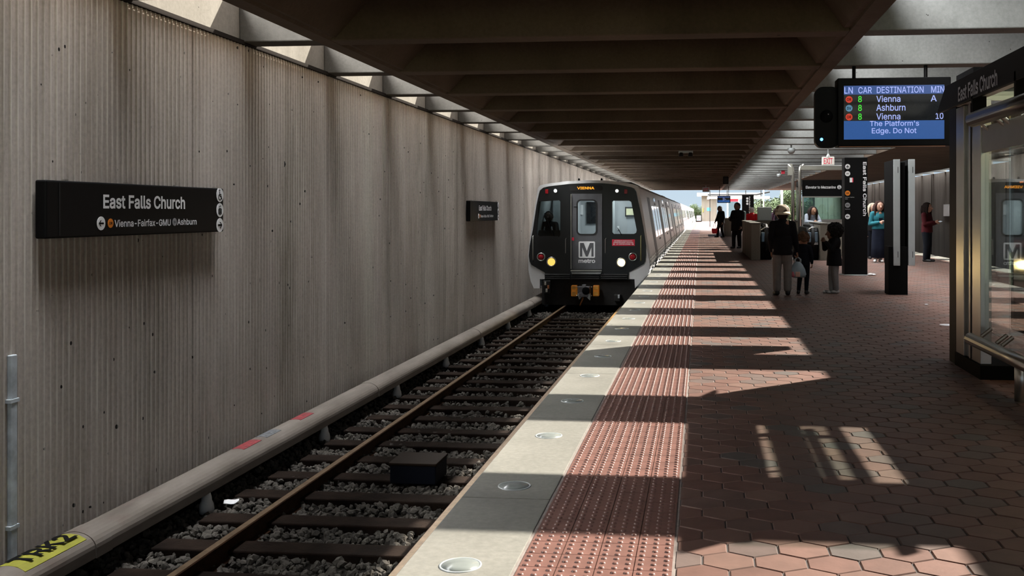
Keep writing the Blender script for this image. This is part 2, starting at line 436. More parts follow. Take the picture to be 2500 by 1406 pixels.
struct(MB().box(XW-0.30, XW+0.032, Y0, 90, 3.067, 3.108).build('shadow_gap_strip', M['dark_trim']))  # dark strip stands in for the shadow line at the wall ledge
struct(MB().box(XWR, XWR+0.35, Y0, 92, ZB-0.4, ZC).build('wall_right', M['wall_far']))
g = MB()
for k in range(-3, 22): g.box(XWR-0.012, XWR, 9.31+k*3.66-0.03, 9.31+k*3.66+0.03, ZB, ZC)
struct(g.build('trim_2', M['dark_trim']))

# ------------------------------------------------------------------ setting: canopy, beams, right roof
can = MB()
can.prism([(XC0+.56, ZSLAB), (XC1, ZSLAB), (XC1, ZTOP), (-2.1, 4.60), (-3.2, 4.60), (XC0+.56, ZTOP+.12)], 'y', Y0, Y1E)  # left edge slope and raised top shaped to let more sky onto the wall
can.prism([(XC0, ZC), (XC0+0.17, ZC), (XC0+.74, ZTOP), (XC0+.56, ZTOP+.12), (XC0, ZC+.30)], 'y', Y0, Y1E); can.box(XC1-0.17, XC1, Y0, Y1E, ZC, ZSLAB)
for (xa, xb, xc) in ((XC0+0.17, XC0+0.23, XC0+0.75), (XC1-0.17, XC1-0.23, XC1-0.62)):   # sloping coffer flanks
    pts = [(xa, ZC+0.03), (xb, ZC+0.03), (xc, ZSLAB), (xa, ZSLAB)]
    if xa > 0: pts = pts[::-1]
    can.prism(pts, 'y', Y0, Y1E)
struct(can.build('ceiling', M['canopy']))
NB0, NB1 = -9, 30
def beam_profile(yc, zt): return [(yc-BW/2, ZC), (yc+BW/2, ZC), (yc+BW/2+0.02, zt), (yc-BW/2-0.02, zt)]
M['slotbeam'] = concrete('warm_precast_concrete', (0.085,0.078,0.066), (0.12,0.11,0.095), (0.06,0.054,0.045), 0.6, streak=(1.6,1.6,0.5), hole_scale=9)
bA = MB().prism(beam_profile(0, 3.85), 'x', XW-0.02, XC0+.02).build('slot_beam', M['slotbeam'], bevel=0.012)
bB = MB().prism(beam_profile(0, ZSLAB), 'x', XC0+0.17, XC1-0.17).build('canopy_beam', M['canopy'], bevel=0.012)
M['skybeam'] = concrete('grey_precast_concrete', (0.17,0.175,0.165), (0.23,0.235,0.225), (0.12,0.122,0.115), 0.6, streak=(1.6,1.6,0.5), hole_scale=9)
bC = MB().prism(beam_profile(0, 3.90), 'x', XC1, XC2).build('skylight_beam', M['skybeam'], bevel=0.012)
for o in (bA, bB, bC): struct(o)
for k in range(NB0, NB1+1):
    for o in (bA, bB, bC):
        c = o if k == NB0 else o.copy()
        if k != NB0: COL.objects.link(c)
        c.location.y = BEAM0 + PITCH*k
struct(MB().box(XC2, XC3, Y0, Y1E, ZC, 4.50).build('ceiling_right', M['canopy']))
struct(MB().prism([(XC3, ZC), (XWR, ZC), (XWR, 3.3), (XC3, 3.3)], 'y', 95, 95.3).build('trim_3', M['dark_trim']))
uc = MB().box(1.05, 3.72, Y0, Y1E, 5.45, 5.62)  # added slab and posts out of view, block overhead sky from the right floor
for k in range(NB0, NB1+1, 3): uc.box(1.2, 1.4, BEAM0+PITCH*k-.1, BEAM0+PITCH*k+.1, ZTOP-.02, 5.46)
struct(uc.build('sky_blocker_slab', M['beam']))
sb = MB().prism(beam_profile(0, 3.90), 'x', XC3, XWR).build('side_slot_beam', M['beam']); struct(sb)
for k in range(NB0, NB1+1):
    c = sb if k == NB0 else sb.copy()
    if k != NB0: COL.objects.link(c)
    c.location.y = BEAM0 + PITCH*k

# ------------------------------------------------------------------ setting: platform
WELL = (1.70, 3.34, 28.75, 34.25)
def paver_floor(x0, x1, y0, y1):
    w, vj, zz = 0.204, 0.100, 0.053; row = vj + zz; gp = 0.003
    pal = np.array([(0.34,0.19,0.150),(0.30,0.155,0.122),(0.37,0.215,0.17),(0.28,0.17,0.14),(0.255,0.19,0.17),(0.20,0.185,0.175),(0.32,0.165,0.13)])
    wt = np.array([.22,.2,.16,.14,.1,.08,.1])
    xs, ys = [], []
    r = 0; y = y0
    while y < y1:
        x = x0 + (w/2 if r % 2 else 0.0)
        while x < x1:
            if not (WELL[0]-.2 < x < WELL[1]+.2 and WELL[2]-.1 < y < WELL[3]+.1): xs.append(x); ys.append(y)
            x += w
        y += row; r += 1
    xs = np.array(xs); ys = np.array(ys); n = len(xs)
    hx = np.array([w/2, 0, -w/2, -w/2, 0, w/2]); hy = np.array([vj/2, vj/2+zz, vj/2, -vj/2, -vj/2-zz, -vj/2])
    def ring(inset, z):
        s = 1 - inset/(w/2)
        X = xs[:,None] + hx[None]*s; Y = ys[:,None] + hy[None]*s
        return np.stack([np.clip(X, x0, x1), Y, np.full_like(X, z)], -1)
    tilt = RNG.normal(0, 0.0006, (n,1))
    top = ring(gp+0.004, 0.0); top[:,:,2] += tilt
    bot = ring(gp, -0.006)
    V = np.concatenate([top, bot], 1).reshape(-1,3)
    b = (np.arange(n)*12)[:,None]
    faces = []
    tops = (b + np.arange(6)).tolist()
    sides = []
    for k in range(6):
        k2 = (k+1) % 6
        sides.append(np.concatenate([b+k, b+6+k, b+6+k2, b+k2], 1))
    sides = np.stack(sides, 1).reshape(-1,4).tolist()
    me = bpy.data.meshes.new('floor'); me.from_pydata(V.tolist(), [], tops + sides); me.update()
    ids = RNG.choice(len(pal), n, p=wt)
    colr = pal[ids]*0.46*RNG.uniform(0.85, 1.12, (n,1))
    at_ = me.color_attributes.new('tile', 'FLOAT_COLOR', 'POINT')
    c4 = np.ones((n,12,4)); c4[:,:,:3] = colr[:,None,:]
    at_.data.foreach_set('color', c4.ravel().astype(np.float32))
    return link('floor', me, M['paver'])
struct(paver_floor(XT, XR-0.45, -1.0, 62.0))
# beyond the paver mesh and beneath it: mortar bed, and a plain continuation towards the far end
def slab(name, m, z0, z1, y0, y1, x0, x1, hole=None):
    b = MB()
    if hole:
        a0, a1, b0, b1 = hole
        b.box(x0, a0, y0, y1, z0, z1); b.box(a1, x1, y0, y1, z0, z1); b.box(a0, a1, y0, b0, z0, z1); b.box(a0, a1, b1, y1, z0, z1)
    else: b.box(x0, x1, y0, y1, z0, z1)
    return struct(b.build(name, m))
slab('floor_bed', M['grout_dark'], -0.5, -0.006, -11, 62.0, XT, XR-0.45, WELL)
t = NT('far_clay_pavers'); n1 = t.noise(5, 4, t.pos())
t.base(t.ramp(n1, [(0.3, (0.19,0.105,0.085)), (0.7, (0.25,0.145,0.115))])); t.b.inputs['Roughness'].default_value = 0.6; M['paver_far'] = t.m
slab('floor_far', M['paver_far'], -0.5, 0.0, 62.0, 205, XT, XR-0.45)
# granite edges: slabs with fine joints
g = MB(); y = -10.0
while y < 205:
    L = 1.83 if y < 60 else 12
    g.box(XE, XG-0.006, y+0.003, y+L-0.003, -0.16, 0.0); y += L
struct(g.build('granite_edge', M['granite'], bevel=0.004))
struct(MB().box(XR-0.45, XR, -10, 205, -0.16, 0.0).build('granite_edge_right', M['granite']))
struct(MB().box(XE+0.10, XT, -10, 205, -1.3, -0.16).build('platform_wall', M['wall_far']))
struct(MB().box(XR-0.4, XR-0.1, -10, 205, -1.3, -0.16).build('platform_wall_right', M['wall_far']))
# tactile strip
struct(MB().box(XG-0.006, XT, -10, 205, -0.16, -0.004).build('tactile_bed', M['grout']))
tw = (XT-XG-0.02)/4
v = []; f = []
y = -1.0
while y < 205:
    L = tw if y < 50 else 8.0
    for c in range(4):
        x = XG + 0.008 + c*tw; n = len(v)
        v += [(x+.002,y+.002,.001),(x+tw-.002,y+.002,.001),(x+tw-.002,y+L-.002,.001),(x+.002,y+L-.002,.001),
              (x+.002,y+.002,-.01),(x+tw-.002,y+.002,-.01),(x+tw-.002,y+L-.002,-.01),(x+.002,y+L-.002,-.01)]
        f += [(n,n+1,n+2,n+3),(n+4,n+5,n+1,n),(n+5,n+6,n+2,n+1),(n+6,n+7,n+3,n+2),(n+7,n+4,n,n+3)]
    y += L
struct(MB().add(v, f).build('tactile_strip', M['tactile']))
px_ = tw/3; cx, cy = [], []
for c in range(12):
    for r in range(int(33/px_)): cx.append(XG+0.008+px_*(c+.5)); cy.append(3.0+px_*(r+.5))
cx = np.array(cx); cy = np.array(cy); n = len(cx); seg = 8
rr = [(0.0125, 0.0), (0.0105, 0.0036), (0.0065, 0.0056)]
V = []
for (r_, h_) in rr:
    a = np.arange(seg)*2*np.pi/seg
    V.append(np.stack([cx[:,None]+r_*np.cos(a), cy[:,None]+r_*np.sin(a), np.full((n,seg), 0.001+h_)], -1))
V = np.concatenate(V, 1)
b = (np.arange(n)*seg*3)[:,None]; Fq = []
for lv in range(2):
    for k in range(seg):
        k2 = (k+1) % seg; Fq.append(np.concatenate([b+lv*seg+k, b+lv*seg+k2, b+(lv+1)*seg+k2, b+(lv+1)*seg+k], 1))
Fq = np.stack(Fq, 1).reshape(-1,4).tolist() + (b+2*seg+np.arange(seg)).tolist()
o = MB(); me = bpy.data.meshes.new('tactile_domes'); me.from_pydata(V.reshape(-1,3).tolist(), [], Fq); me.update()
o = link('tactile_domes', me, M['tactile'], None, True); struct(o)
# edge lights
el = thing('edge_light', 'round frosted edge light set flush in the pale granite platform edge', 'light', (-0.93, 3.74, 0.0), 0, 'platform edge lights')
MB().lathe([(0.083,-0.004),(0.083,0.0025),(0.076,0.0035),(0.074,-0.004)], seg=32).build('rim', M['pale_grey'], el, True)
MB().lathe([(0.074,-0.004),(0.074,0.002),(0.02,0.003)], seg=32).build('lens', M['lens'], el, True)
for k in range(1, 56):
    c = copy_tree(el); c.location.y = 3.74 + 1.112*k

# ------------------------------------------------------------------ setting: track bed
struct(MB().box(XW-0.1, XE+0.15, Y0, 215, -1.6, ZB-0.03).build('track_bed', M['bed']))
struct(MB().box(XW-0.1, -4.37, Y0, 215, ZB-.1, ZB+.15).build('ballast_shoulder', M['bed']))
struct(MB().box(XR-0.3, XWR+0.1, Y0, 215, -1.6, ZB-0.03).build('track_bed_right', M['bed']))
struct(MB().box(-200, 200, -60, 420, -2.6, -1.62).build('ground', M['grass']))
ico_v = []; t_ = (1+5**.5)/2
for p in ((-1,t_,0),(1,t_,0),(-1,-t_,0),(1,-t_,0),(0,-1,t_),(0,1,t_),(0,-1,-t_),(0,1,-t_),(t_,0,-1),(t_,0,1),(-t_,0,-1),(-t_,0,1)): ico_v.append(p)
ico_v = np.array(ico_v)/math.sqrt(1+t_*t_)
ico_f = np.array([(0,11,5),(0,5,1),(0,1,7),(0,7,10),(0,10,11),(1,5,9),(5,11,4),(11,10,2),(10,7,6),(7,1,8),(3,9,4),(3,4,2),(3,2,6),(3,6,8),(3,8,9),(4,9,5),(2,4,11),(6,2,10),(8,6,7),(9,8,1)])
def stones(name, pts, size, m, label):
    n = len(pts); R = RNG.uniform(0.6, 1.25, (n,1,1))*size
    V = ico_v[None]*(1+RNG.uniform(-.28,.28,(n,12,1)))*R
    V *= RNG.uniform(0.65,1.2,(n,1,3))
    a = RNG.uniform(0, 6.28, n); ca_, sa_ = np.cos(a)[:,None], np.sin(a)[:,None]
    Vx = V[:,:,0]*ca_-V[:,:,1]*sa_; Vy = V[:,:,0]*sa_+V[:,:,1]*ca_
    V = np.stack([Vx, Vy, V[:,:,2]], -1) + np.array(pts)[:,None,:]
    Fc = (ico_f[None] + (np.arange(n)*12)[:,None,None]).reshape(-1,3)
    me = bpy.data.meshes.new(name); me.from_pydata(V.reshape(-1,3).tolist(), [], Fc.tolist()); me.update()
    return tag(link(name, me, m), label, 'gravel', kind='stuff')
pts = []
for (x0, x1, y0, y1, dens) in ((XW+.07, -1.25, 3.2, 12, 430), (XW+.07, -1.25, 12, 24.5, 190)):
    N = int((x1-x0)*(y1-y0)*dens)
    X = RNG.uniform(x0, x1, N); Y = RNG.uniform(y0, y1, N)
    Z = ZB - 0.005 + 0.02*np.sin(X*5.1+Y*3)*np.cos(Y*4.3) + RNG.uniform(-.025,.012,N)
    Z = np.where(X < -4.36, Z + 0.17, Z)
    pts.append(np.stack([X,Y,Z],-1))
stones('ballast', np.concatenate(pts), 0.031, M['stone'], 'loose grey crushed stone around the ties and rails of the near track')
# ties
tie = MB().box(-1.30, 1.30, -0.115, 0.115, -0.17, 0).build('railway_tie', M['tie'], bevel=0.012)
tag(tie, 'dark weathered timber tie lying across the near track', 'railway tie', 'timber ties of the near track')
for k in range(30):
    c = tie if k == 0 else tie.copy()
    if k: COL.objects.link(c)
    c.location = (-2.74 + random.uniform(-.03,.03), 3.75 + 0.655*k, ZB + 0.045 + random.uniform(-.006,.006))
    c.rotation_euler = (0, 0, random.uniform(-.012,.012))
# running rails
RT = -1.02
def rail(x, label, head):
    t = thing('running_rail', label, 'rail', (x, 0, RT), 0)
    pr = [(-.066,-.155),(.066,-.155),(.066,-.143),(.014,-.128),(.009,-.05),(.034,-.036),(.036,-.006),(.030,-.001),(-.030,-.001),(-.036,-.006),(-.034,-.036),(-.009,-.05),(-.014,-.128),(-.066,-.143)]
    MB().prism(pr, 'y', -8, 200).build('rail_body', M['rust'], t)
    MB().box(-.026, .026, -8, 200, -.001, 0.0005).build('rail_head', M['railtop'], t)
    return t
rail(-3.47, 'rusty steel running rail beside the third rail, far from the platform', 1)
rail(-2.02, 'rusty steel running rail close under the platform edge', 1)
# third rail with cover board
tr = thing('third_rail', 'covered third rail on white insulators along the ribbed wall', 'rail', (-4.22, 0, ZB))
def arc_(rx, rz, n, z0): return [(-rx*math.cos(math.pi*i/n), z0 + rz*math.sin(math.pi*i/n)) for i in range(n+1)]
arch = [(-.150,.0)] + arc_(.150,.105,14,.095) + [(.152,.03),(.138,.03)] + arc_(.136,.092,14,.095)[::-1] + [(-.136,.0)]
ZR = 0.165
ys = [-4.0, 1.95, 6.35, 12.2, 18.0, 23.9, 29.8, 50]
for i in range(len(ys)-1):
    MB().prism([(a, b_+ZR) for a, b_ in arch], 'y', ys[i]+0.004, ys[i+1]-0.004).build('cover_board', M['cover'], tr)
for i in range(1, len(ys)-2):
    MB().prism([(a*1.05, b_*1.03+ZR-.002) for a, b_ in arch], 'y', ys[i]-.09, ys[i]+.09).build('joint_cover', M['cover'], tr)
MB().prism([(-.05,.16),(.05,.16),(.05,.175),(.015,.19),(.015,.245),(.04,.26),(.04,.29),(-.04,.29),(-.04,.26),(-.015,.245),(-.015,.19),(-.05,.175)], 'y', -4, 50).build('contact_rail', M['under'], tr)
for k in range(10):
    y = 5.33 + 2.62*k
    MB().lathe([(0.058,-.02),(0.062,.02),(0.056,.06),(0.043,.09),(0.04,.12),(0.03,.155),(0.02,.165)], (0.05,y,0), 16).build('insulator', M['ceramic'], tr, True)
def cover_label(y0, y1, m, name='label_plate'):
    b = MB()
    P = [(-.112,.167),(-.058,.194),(0,.2),(.058,.194),(.112,.167)]
    for a in (range(4) if 'yellow' in m.name else (1,2)):
        (xa, za), (xb, zb) = P[a], P[a+1]
        b.hexa([(xa,y0,za+ZR-.002),(xb,y0,zb+ZR-.002),(xb,y1,zb+ZR-.002),(xa,y1,za+ZR-.002)], [(xa,y0,za+ZR+.002),(xb,y0,zb+ZR+.002),(xb,y1,zb+ZR+.002),(xa,y1,za+ZR+.002)])
    return b.build(name, m, tr)
l = cover_label(5.62, 6.22, M['yellow']); l['label'] = 'yellow track number label'
text('lettering', 'TRK2', (0.005, 5.93, ZR+.2025), (0,-1,0) if False else (0,1,0), (-1,0,0), M['matt_black'], l, width=0.52, height=0.14, bold=.025, thick=.0008)
for (ya, yb, key) in ((8.62, 8.98, 'red_ink'), (9.10, 9.42, 'grey_ink'), (9.9, 10.25, 'red_ink')):
    l = cover_label(ya, yb, mat('faded_'+key, (.20,.022,.026) if key == 'red_ink' else (.10,.105,.11), .7, 0, .55, 30)); l['label'] = 'red warning label' if key == 'red_ink' else 'grey worn label'
# box between the rails
tb = thing('track_equipment_box', 'dark blue metal box standing between the rails on the ties', 'box', (-2.62, 8.95, ZB+0.045))
MB().box(-.215,.215,-.2,.2,0,.17).build('casing', mat('dark_blue_metal', (0.004,0.0055,0.010), 0.6, spec=0.12), tb, bevel=.01)
MB().box(-.225,.225,-.21,.21,.17,.195).build('lid', mat('stained_brown_lid', (0.016,0.010,0.006), 0.7, spec=0.1), tb, bevel=.006)
# wall conduit and scraps
cd = thing('wall_conduit', 'pale grey flat conduit strip running up the ribbed wall at the left edge', 'conduit', (XW+.02, 6.18, ZB+.15))
MB().box(-.02,.014,-.03,.03,0,1.42).build('channel', M['conduit'], cd, bevel=.006)
for z in (.25, 1.1): MB().box(-.02,.018,-.045,.045,z,z+.025).build('strap', M['conduit'], cd)
for (x, y, z, s, a, lab) in ((-4.0,8.05,ZB+.04,.09,.4,'white paper scrap on the ballast beside the third rail'),(-4.62,11.75,ZB+.10,.12,1.2,'pale plastic scrap between third rail and wall, farther from the camera'),(-4.66,6.5,ZB+.11,.09,.2,'crumpled white scrap beside the yellow track label'),(-4.66,8.72,ZB+.12,.11,.9,'brown paper scrap behind the red label on the third rail cover')):
    b = MB(); n0 = 5; vv = []
    for i in range(n0):
        for j in range(n0): vv.append((x+(i-2)*s/3*math.cos(a)-(j-2)*s/4*math.sin(a), y+(i-2)*s/3*math.sin(a)+(j-2)*s/4*math.cos(a), z+random.uniform(0,s*.35)))
    ff = [(i*n0+j,(i+1)*n0+j,(i+1)*n0+j+1,i*n0+j+1) for i in range(n0-1) for j in range(n0-1)]
    o = b.add(vv, ff).build('litter_scrap', M['parapet'] if 'brown' in lab else M['white'], None, True)
    so_ = o.modifiers.new('thick', 'SOLIDIFY'); so_.thickness = .004
    tag(o, lab, 'litter')
#PART2
# ------------------------------------------------------------------ icons
def arrow_pts(s, ang=0.0):
    p = [(-1,0),(-.25,.72),(.05,.72),(-.42,.2),(.95,.2),(.95,-.2),(-.42,-.2),(.05,-.72),(-.25,-.72)]
    c_, s_ = math.cos(ang), math.sin(ang)
    return [((x*c_-y*s_)*s, (x*s_+y*c_)*s) for x, y in p]
def shift(v, r, u, a, b, n=0.0):
    r = Vector(r); u = Vector(u); return Vector(v) + r*a + u*b + r.cross(u)*n
def icon(parent, kind, c, r, u, rad, disc=None, name=None):
    d = flat(name or {'arrow_left':'arrow_symbol','arrow_right':'arrow_symbol'}.get(kind, kind+'_symbol'), [circ(0,0,rad,28)], c, r, u, 0.002, disc or M['white_ink'], parent)
    o = shift(c, r, u, 0, 0, 0.0025); k = M['matt_black']
    def G(pts_list): return flat('glyph', pts_list, o, r, u, 0.001, k, d)
    if kind == 'arrow_left': G([arrow_pts(rad*.62)])
    elif kind == 'arrow_right': G([arrow_pts(rad*.62, math.pi)])
    elif kind == 'wheelchair':
        n = 14; ring = [(rad*(-.05+.46*math.cos(a)), rad*(-.3+.46*math.sin(a))) for a in np.linspace(math.radians(110), math.radians(400), n)]
        ring += [(rad*(-.05+.33*math.cos(a)), rad*(-.3+.33*math.sin(a))) for a in np.linspace(math.radians(400), math.radians(110), n)]
        G([ring]); G([circ(-rad*.12, rad*.66, rad*.13, 12)])
        G([[(-.2*rad,.48*rad),(-.04*rad,.48*rad),(0,.16*rad),(.34*rad,.16*rad),(.34*rad,.03*rad),(.02*rad,.03*rad),(.04*rad,-.1*rad),(.4*rad,-.1*rad),(.62*rad,-.62*rad),(.48*rad,-.68*rad),(.3*rad,-.24*rad),(-.1*rad,-.24*rad)]])
    elif kind == 'elevator':
        G([rrect(0, -rad*.2, rad*.95, rad*.95, .02), [(p[0], p[1]) for p in rrect(0, -rad*.2, rad*.75, rad*.75, .02)][::-1]])
        for i in (-.22, 0, .22): G([[(rad*(i-.08),-rad*.52),(rad*(i+.08),-rad*.52),(rad*(i+.08),rad*.0),(rad*(i-.08),rad*.0)]]); G([circ(rad*i, rad*.08, rad*.08, 10)])
        G([[(-.3*rad,.42*rad),(-.05*rad,.42*rad),(-.175*rad,.66*rad)]]); G([[(.3*rad,.66*rad),(.05*rad,.66*rad),(.175*rad,.42*rad)]])
    elif kind == 'plane':
        G([[(0,.75),(.1,.62),(.1,.22),(.72,-.18),(.72,-.34),(.1,-.14),(.08,-.5),(.27,-.64),(.27,-.74),(0,-.66),(-.27,-.74),(-.27,-.64),(-.08,-.5),(-.1,-.14),(-.72,-.34),(-.72,-.18),(-.1,.22),(-.1,.62)]] if False else
          [[(a*rad, b*rad) for a, b in [(0,.75),(.1,.62),(.1,.22),(.72,-.18),(.72,-.34),(.1,-.14),(.08,-.5),(.27,-.64),(.27,-.74),(0,-.66),(-.27,-.74),(-.27,-.64),(-.08,-.5),(-.1,-.14),(-.72,-.34),(-.72,-.18),(-.1,.22),(-.1,.62)]]])
    elif kind in ('OR','SV','IAD'):
        text('glyph', kind, o, r, u, k, d, width=rad*1.15, height=rad*.62, bold=.02, thick=.001)
    return d

# ------------------------------------------------------------------ wall station signs
def wall_sign(y0, y1, z0, z1, label):
    w = y1-y0; h = z1-z0; yc = (y0+y1)/2
    s = thing('station_name_sign', label, 'sign', (XW+0.02, yc, (z0+z1)/2), 0, 'station name signs on the left wall')
    pts = rrect(0, 0, w, h, .03)
    MB().box(0, .085, -w/2, w/2, -h/2, h/2).build('sign_case', M['black'], s, bevel=.012)
    bx('end_band', M['rubber'], s, .0855, .088, -w/2+.14, -w/2+.146, -h/2+.02, h/2-.02)
    for q in (-1.0, -.25, .5, 1.2): bx('mounting_clip', M['steel'], s, .02, .05, q-.015, q+.015, h/2, h/2+.012)
    f_ = .0865
    text('station_name', 'East Falls Church', (f_, -.03, h*.15), Y1, Z1, M['white_ink'], s, width=1.19, height=h*.265, bold=.022)
    icon(s, 'arrow_left', (f_, -.65, -h*.255), Y1, Z1, .052)
    icon(s, 'OR', (f_, -.53, -h*.255), Y1, Z1, .036, M['orange_ink'], 'orange_line_mark')
    text('destination', 'Vienna-Fairfax-GMU', (f_, -.075, -h*.26), Y1, Z1, M['white_ink'], s, width=.81, height=h*.14, bold=.015)
    icon(s, 'SV', (f_, .395, -h*.255), Y1, Z1, .034, M['grey_ink'], 'silver_line_mark')
    text('destination', 'Ashburn', (f_, .60, -h*.255), Y1, Z1, M['white_ink'], s, width=.33, height=h*.13, bold=.015)
    for i, kd in enumerate(('wheelchair', 'elevator', 'arrow_right')):
        icon(s, kd, (f_, w/2-.078, h*(.345-.345*i)), Y1, Z1, .066)
    return s
wall_sign(6.40, 8.95, 1.185, 1.595, 'large black station name sign on the ribbed wall, nearest to the camera')
wall_sign(19.0, 21.75, 1.19, 1.60, 'small looking black station name sign on the wall just before the train')

# ------------------------------------------------------------------ train
YF = 24.9; TCX = -2.84
train = thing('metro_train', 'silver metro train with black front arriving along the left wall, headlights lit', 'train', (0, 0, 0))
def ax(x, y, Y=YF): return at(x, y, Y)
side = [(1.20,-.57),(1.40,-.57),(1.47,-.30),(1.55,.05),(1.545,.28),(1.27,1.98),(1.20,2.06)]   # right half profile, dx/z
def half_at(z):
    for (xa, za), (xb, zb) in zip(side[1:], side[2:]):
        if za <= z <= zb: return xa + (xb-xa)*(z-za)/(zb-za)
    return side[-1][0]
roof = [(1.0,2.11),(.6,2.165),(0,2.19)]
prof_r = side + roof
prof = [(TCX+a, b_) for a, b_ in prof_r] + [(TCX-a, b_) for a, b_ in prof_r[-2::-1]]
# car bodies
cars = [(YF+.10, YF+22.4)] + [(YF+23.05+22.9*i, YF+23.05+22.9*i+22.3) for i in range(7)]
def cr(a, b_): return (a, b_)
CABB = 2.0      # cab is hollow
def shell(name, y0, y1, m, parent):
    b = MB(); n = len(prof)
    inner = [(TCX+(p[0]-TCX)*.955, p[1]*.955+.03) for p in prof]
    v = [(p[0], y, p[1]) for y in (y0, y1) for p in prof] + [(p[0], y, p[1]) for y in (y0, y1) for p in inner]
    f = []
    for i in range(n):
        j = (i+1) % n
        f += [(i, j, n+j, n+i), (2*n+i, 3*n+i, 3*n+j, 2*n+j), (i, 2*n+i, 2*n+j, j), (n+i, n+j, 3*n+j, 3*n+i)]
    return b.add(v, f).build(name, m, parent)
def side_panel(b, y0, y1, z0, z1, off=.006, th=.02, zz=None):
    zs = sorted(set([z0, z1] + [q for q in (-.30,.05,.28) if z0 < q < z1]))
    for za, zb in zip(zs, zs[1:]):
        xa, xb = TCX+half_at(za), TCX+half_at(zb)
        b.hexa([(xa-th,y0,za),(xa+off,y0,za),(xa+off,y1,za),(xa-th,y1,za)], [(xb-th,y0,zb),(xb+off,y0,zb),(xb+off,y1,zb),(xb-th,y1,zb)])
    return b
for ci, (ya, yb) in enumerate(cars):
    if ci == 0:
        shell('cab_shell', ya, ya+CABB, M['silver'], train)
        body = MB().prism(prof, 'y', ya+CABB, yb).build('car_body', M['silver'], train)
    else:
        body = MB().prism(prof, 'y', ya, yb).build('car_body', M['silver'], train)
    if ci:
        MB().box(TCX-.9, TCX+.9, ya-.7, ya, -.4, 1.7).build('gangway', M['rubber'], train)
    MB().box(TCX-1.1, TCX+1.1, ya+.5, yb-.2, -.95, -.571).build('underframe', M['under'], train)
    base = ya if ci else YF
    doors = [28.6, 35.6, 42.6] if ci == 0 else [ya+3.6, ya+11.1, ya+18.6]
    for dy in doors:
        d = side_panel(MB(), dy-.66, dy+.66, -.25, 1.80, .004).build('side_door', M['train_door'], body)
        b = MB()
        for s_ in (-1, 1): side_panel(b, dy+s_*.33-.24, dy+s_*.33+.24, .45, 1.55, .008)
    gaps = [(doors[0]+.9, doors[1]-.9), (doors[1]+.9, doors[2]-.9), (doors[2]+.9, yb-.6)]
    for (g0, g1) in gaps:
        nW = 3 if g1-g0 > 4 else 2
        for k in range(nW):
            w0 = g0 + (g1-g0)*(k+.12)/nW; w1 = g0 + (g1-g0)*(k+.88)/nW
            side_panel(MB(), w0, w1, .62, 1.55, .005).build('side_window', M['dark_glass'], body)
        if ci < 3:
            b = MB()
            for k in range(3):
                yy = (g0+g1)/2 + (k-1)*.45
                side_panel(b, yy-.05, yy+.05, 1.60, 1.66, .007); side_panel(b, yy-.05, yy+.05, .50, .56, .007)
            b.build('vent_dots', M['matt_black'], body)
            side_panel(MB(), (g0+g1)/2-.5, (g0+g1)/2+.5, 1.72, 1.84, .006).build('side_destination_sign', M['dark_glass'], body)
    b = MB()
    for z in (-.26,-.17,-.08,.01,.10,.19): 
        for (g0, g1) in [(ya+.25, doors[0]-.72)] + [(a+.72, c_-.72) for a, c_ in zip(doors, doors[1:])] + [(doors[2]+.72, yb-.1)]:
            side_panel(b, g0, g1, z, z+.035, .018)
    b.build('side_fluting', M['silver'], body)
    MB().box(TCX-.8, TCX+.8, ya+4, ya+8, 2.13, 2.26).build('roof_unit', M['under'], body, bevel=.03)
    for wy in (ya+2.6, ya+4.8, yb-4.8, yb-2.6):
        for s_ in (-1, 1):
            MB().lathe([(.36,-.06),(.36,.06),(.3,.065),(.1,.07)], (TCX+s_*.70, wy, -.66), 24, 'x').build('wheel', M['under'], train)
# front mask
def P2(x, y): return at(x, y, YF)
mask = [(1301,560),(1310,500),(1316,472),(1319,465),(1326,458.5),(1340,455),(1391,449.2),(1437,447.3),(1472,447.6),(1510,451.5),(1541,457.5),(1548,461),(1553,468),(1562,510),(1571,560),(1577,600),(1577,624),(1575.5,637),(1572,644.5),(1535,665),(1533.5,682),(1330,682),(1330,665),(1297.5,646),(1293,638),(1291,624),(1293,600)]
wL = [(1316,492),(1365,489),(1368,492),(1368,574),(1364,579),(1316,577),(1311,573),(1310,566)]
wC = rrect(1433, 530.5, 46, 83, 9)
wR = [(1497,490),(1536,490),(1541,493),(1554.5,562),(1553,568),(1548,571),(1499,571),(1495,567),(1494.5,493)]
def toP(l): return [P2(*p) for p in l]
def orient(pts, ccw=True):
    a = sum(p[0]*q[1]-q[0]*p[1] for p, q in zip(pts, pts[1:]+pts[:1]))
    return pts if (a > 0) == ccw else pts[::-1]
def front(name, outs, yoff, th, m, parent=train, bevel=0.0):
    outs = [orient(outs[0])] + [orient(o, False) for o in outs[1:]]
    return flat(name, outs, (0, yoff, 0), X1, Z1, th, m, parent, bevel)
fm = front('front_mask', [toP(mask), toP(wL), toP(wC), toP(wR)], YF+.10, .10, M['train_black'])
surround = [(1289,620),(1293,585),(1300.5,532),(1309,485),(1313,459),(1318,452),(1345,447),(1391,442),(1437,440),(1480,440.5),(1530,446.5),(1556,453),(1561,460),(1568,532),(1577,596),(1586,645),(1585,666),(1550,704),(1549,681.5),(1534,681.5),(1535.5,665),(1572.5,645),(1577.5,626),(1577.5,600),(1571.5,560),(1562.5,510),(1553.5,468),(1548.5,460.5),(1541,457),(1510,451),(1472,447),(1437,446.8),(1391,448.7),(1340,454.5),(1326,458),(1318,464.5),(1315.5,472),(1309.5,500),(1300.5,560),(1292.5,600),(1290.5,624),(1297,646.5),(1329.5,665.5),(1329.5,681.5),(1318,681.5),(1317.5,704),(1303,704),(1295,686),(1290,660)]
front('front_frame', [toP(surround)], YF+.14, .12, M['silver_paint'])
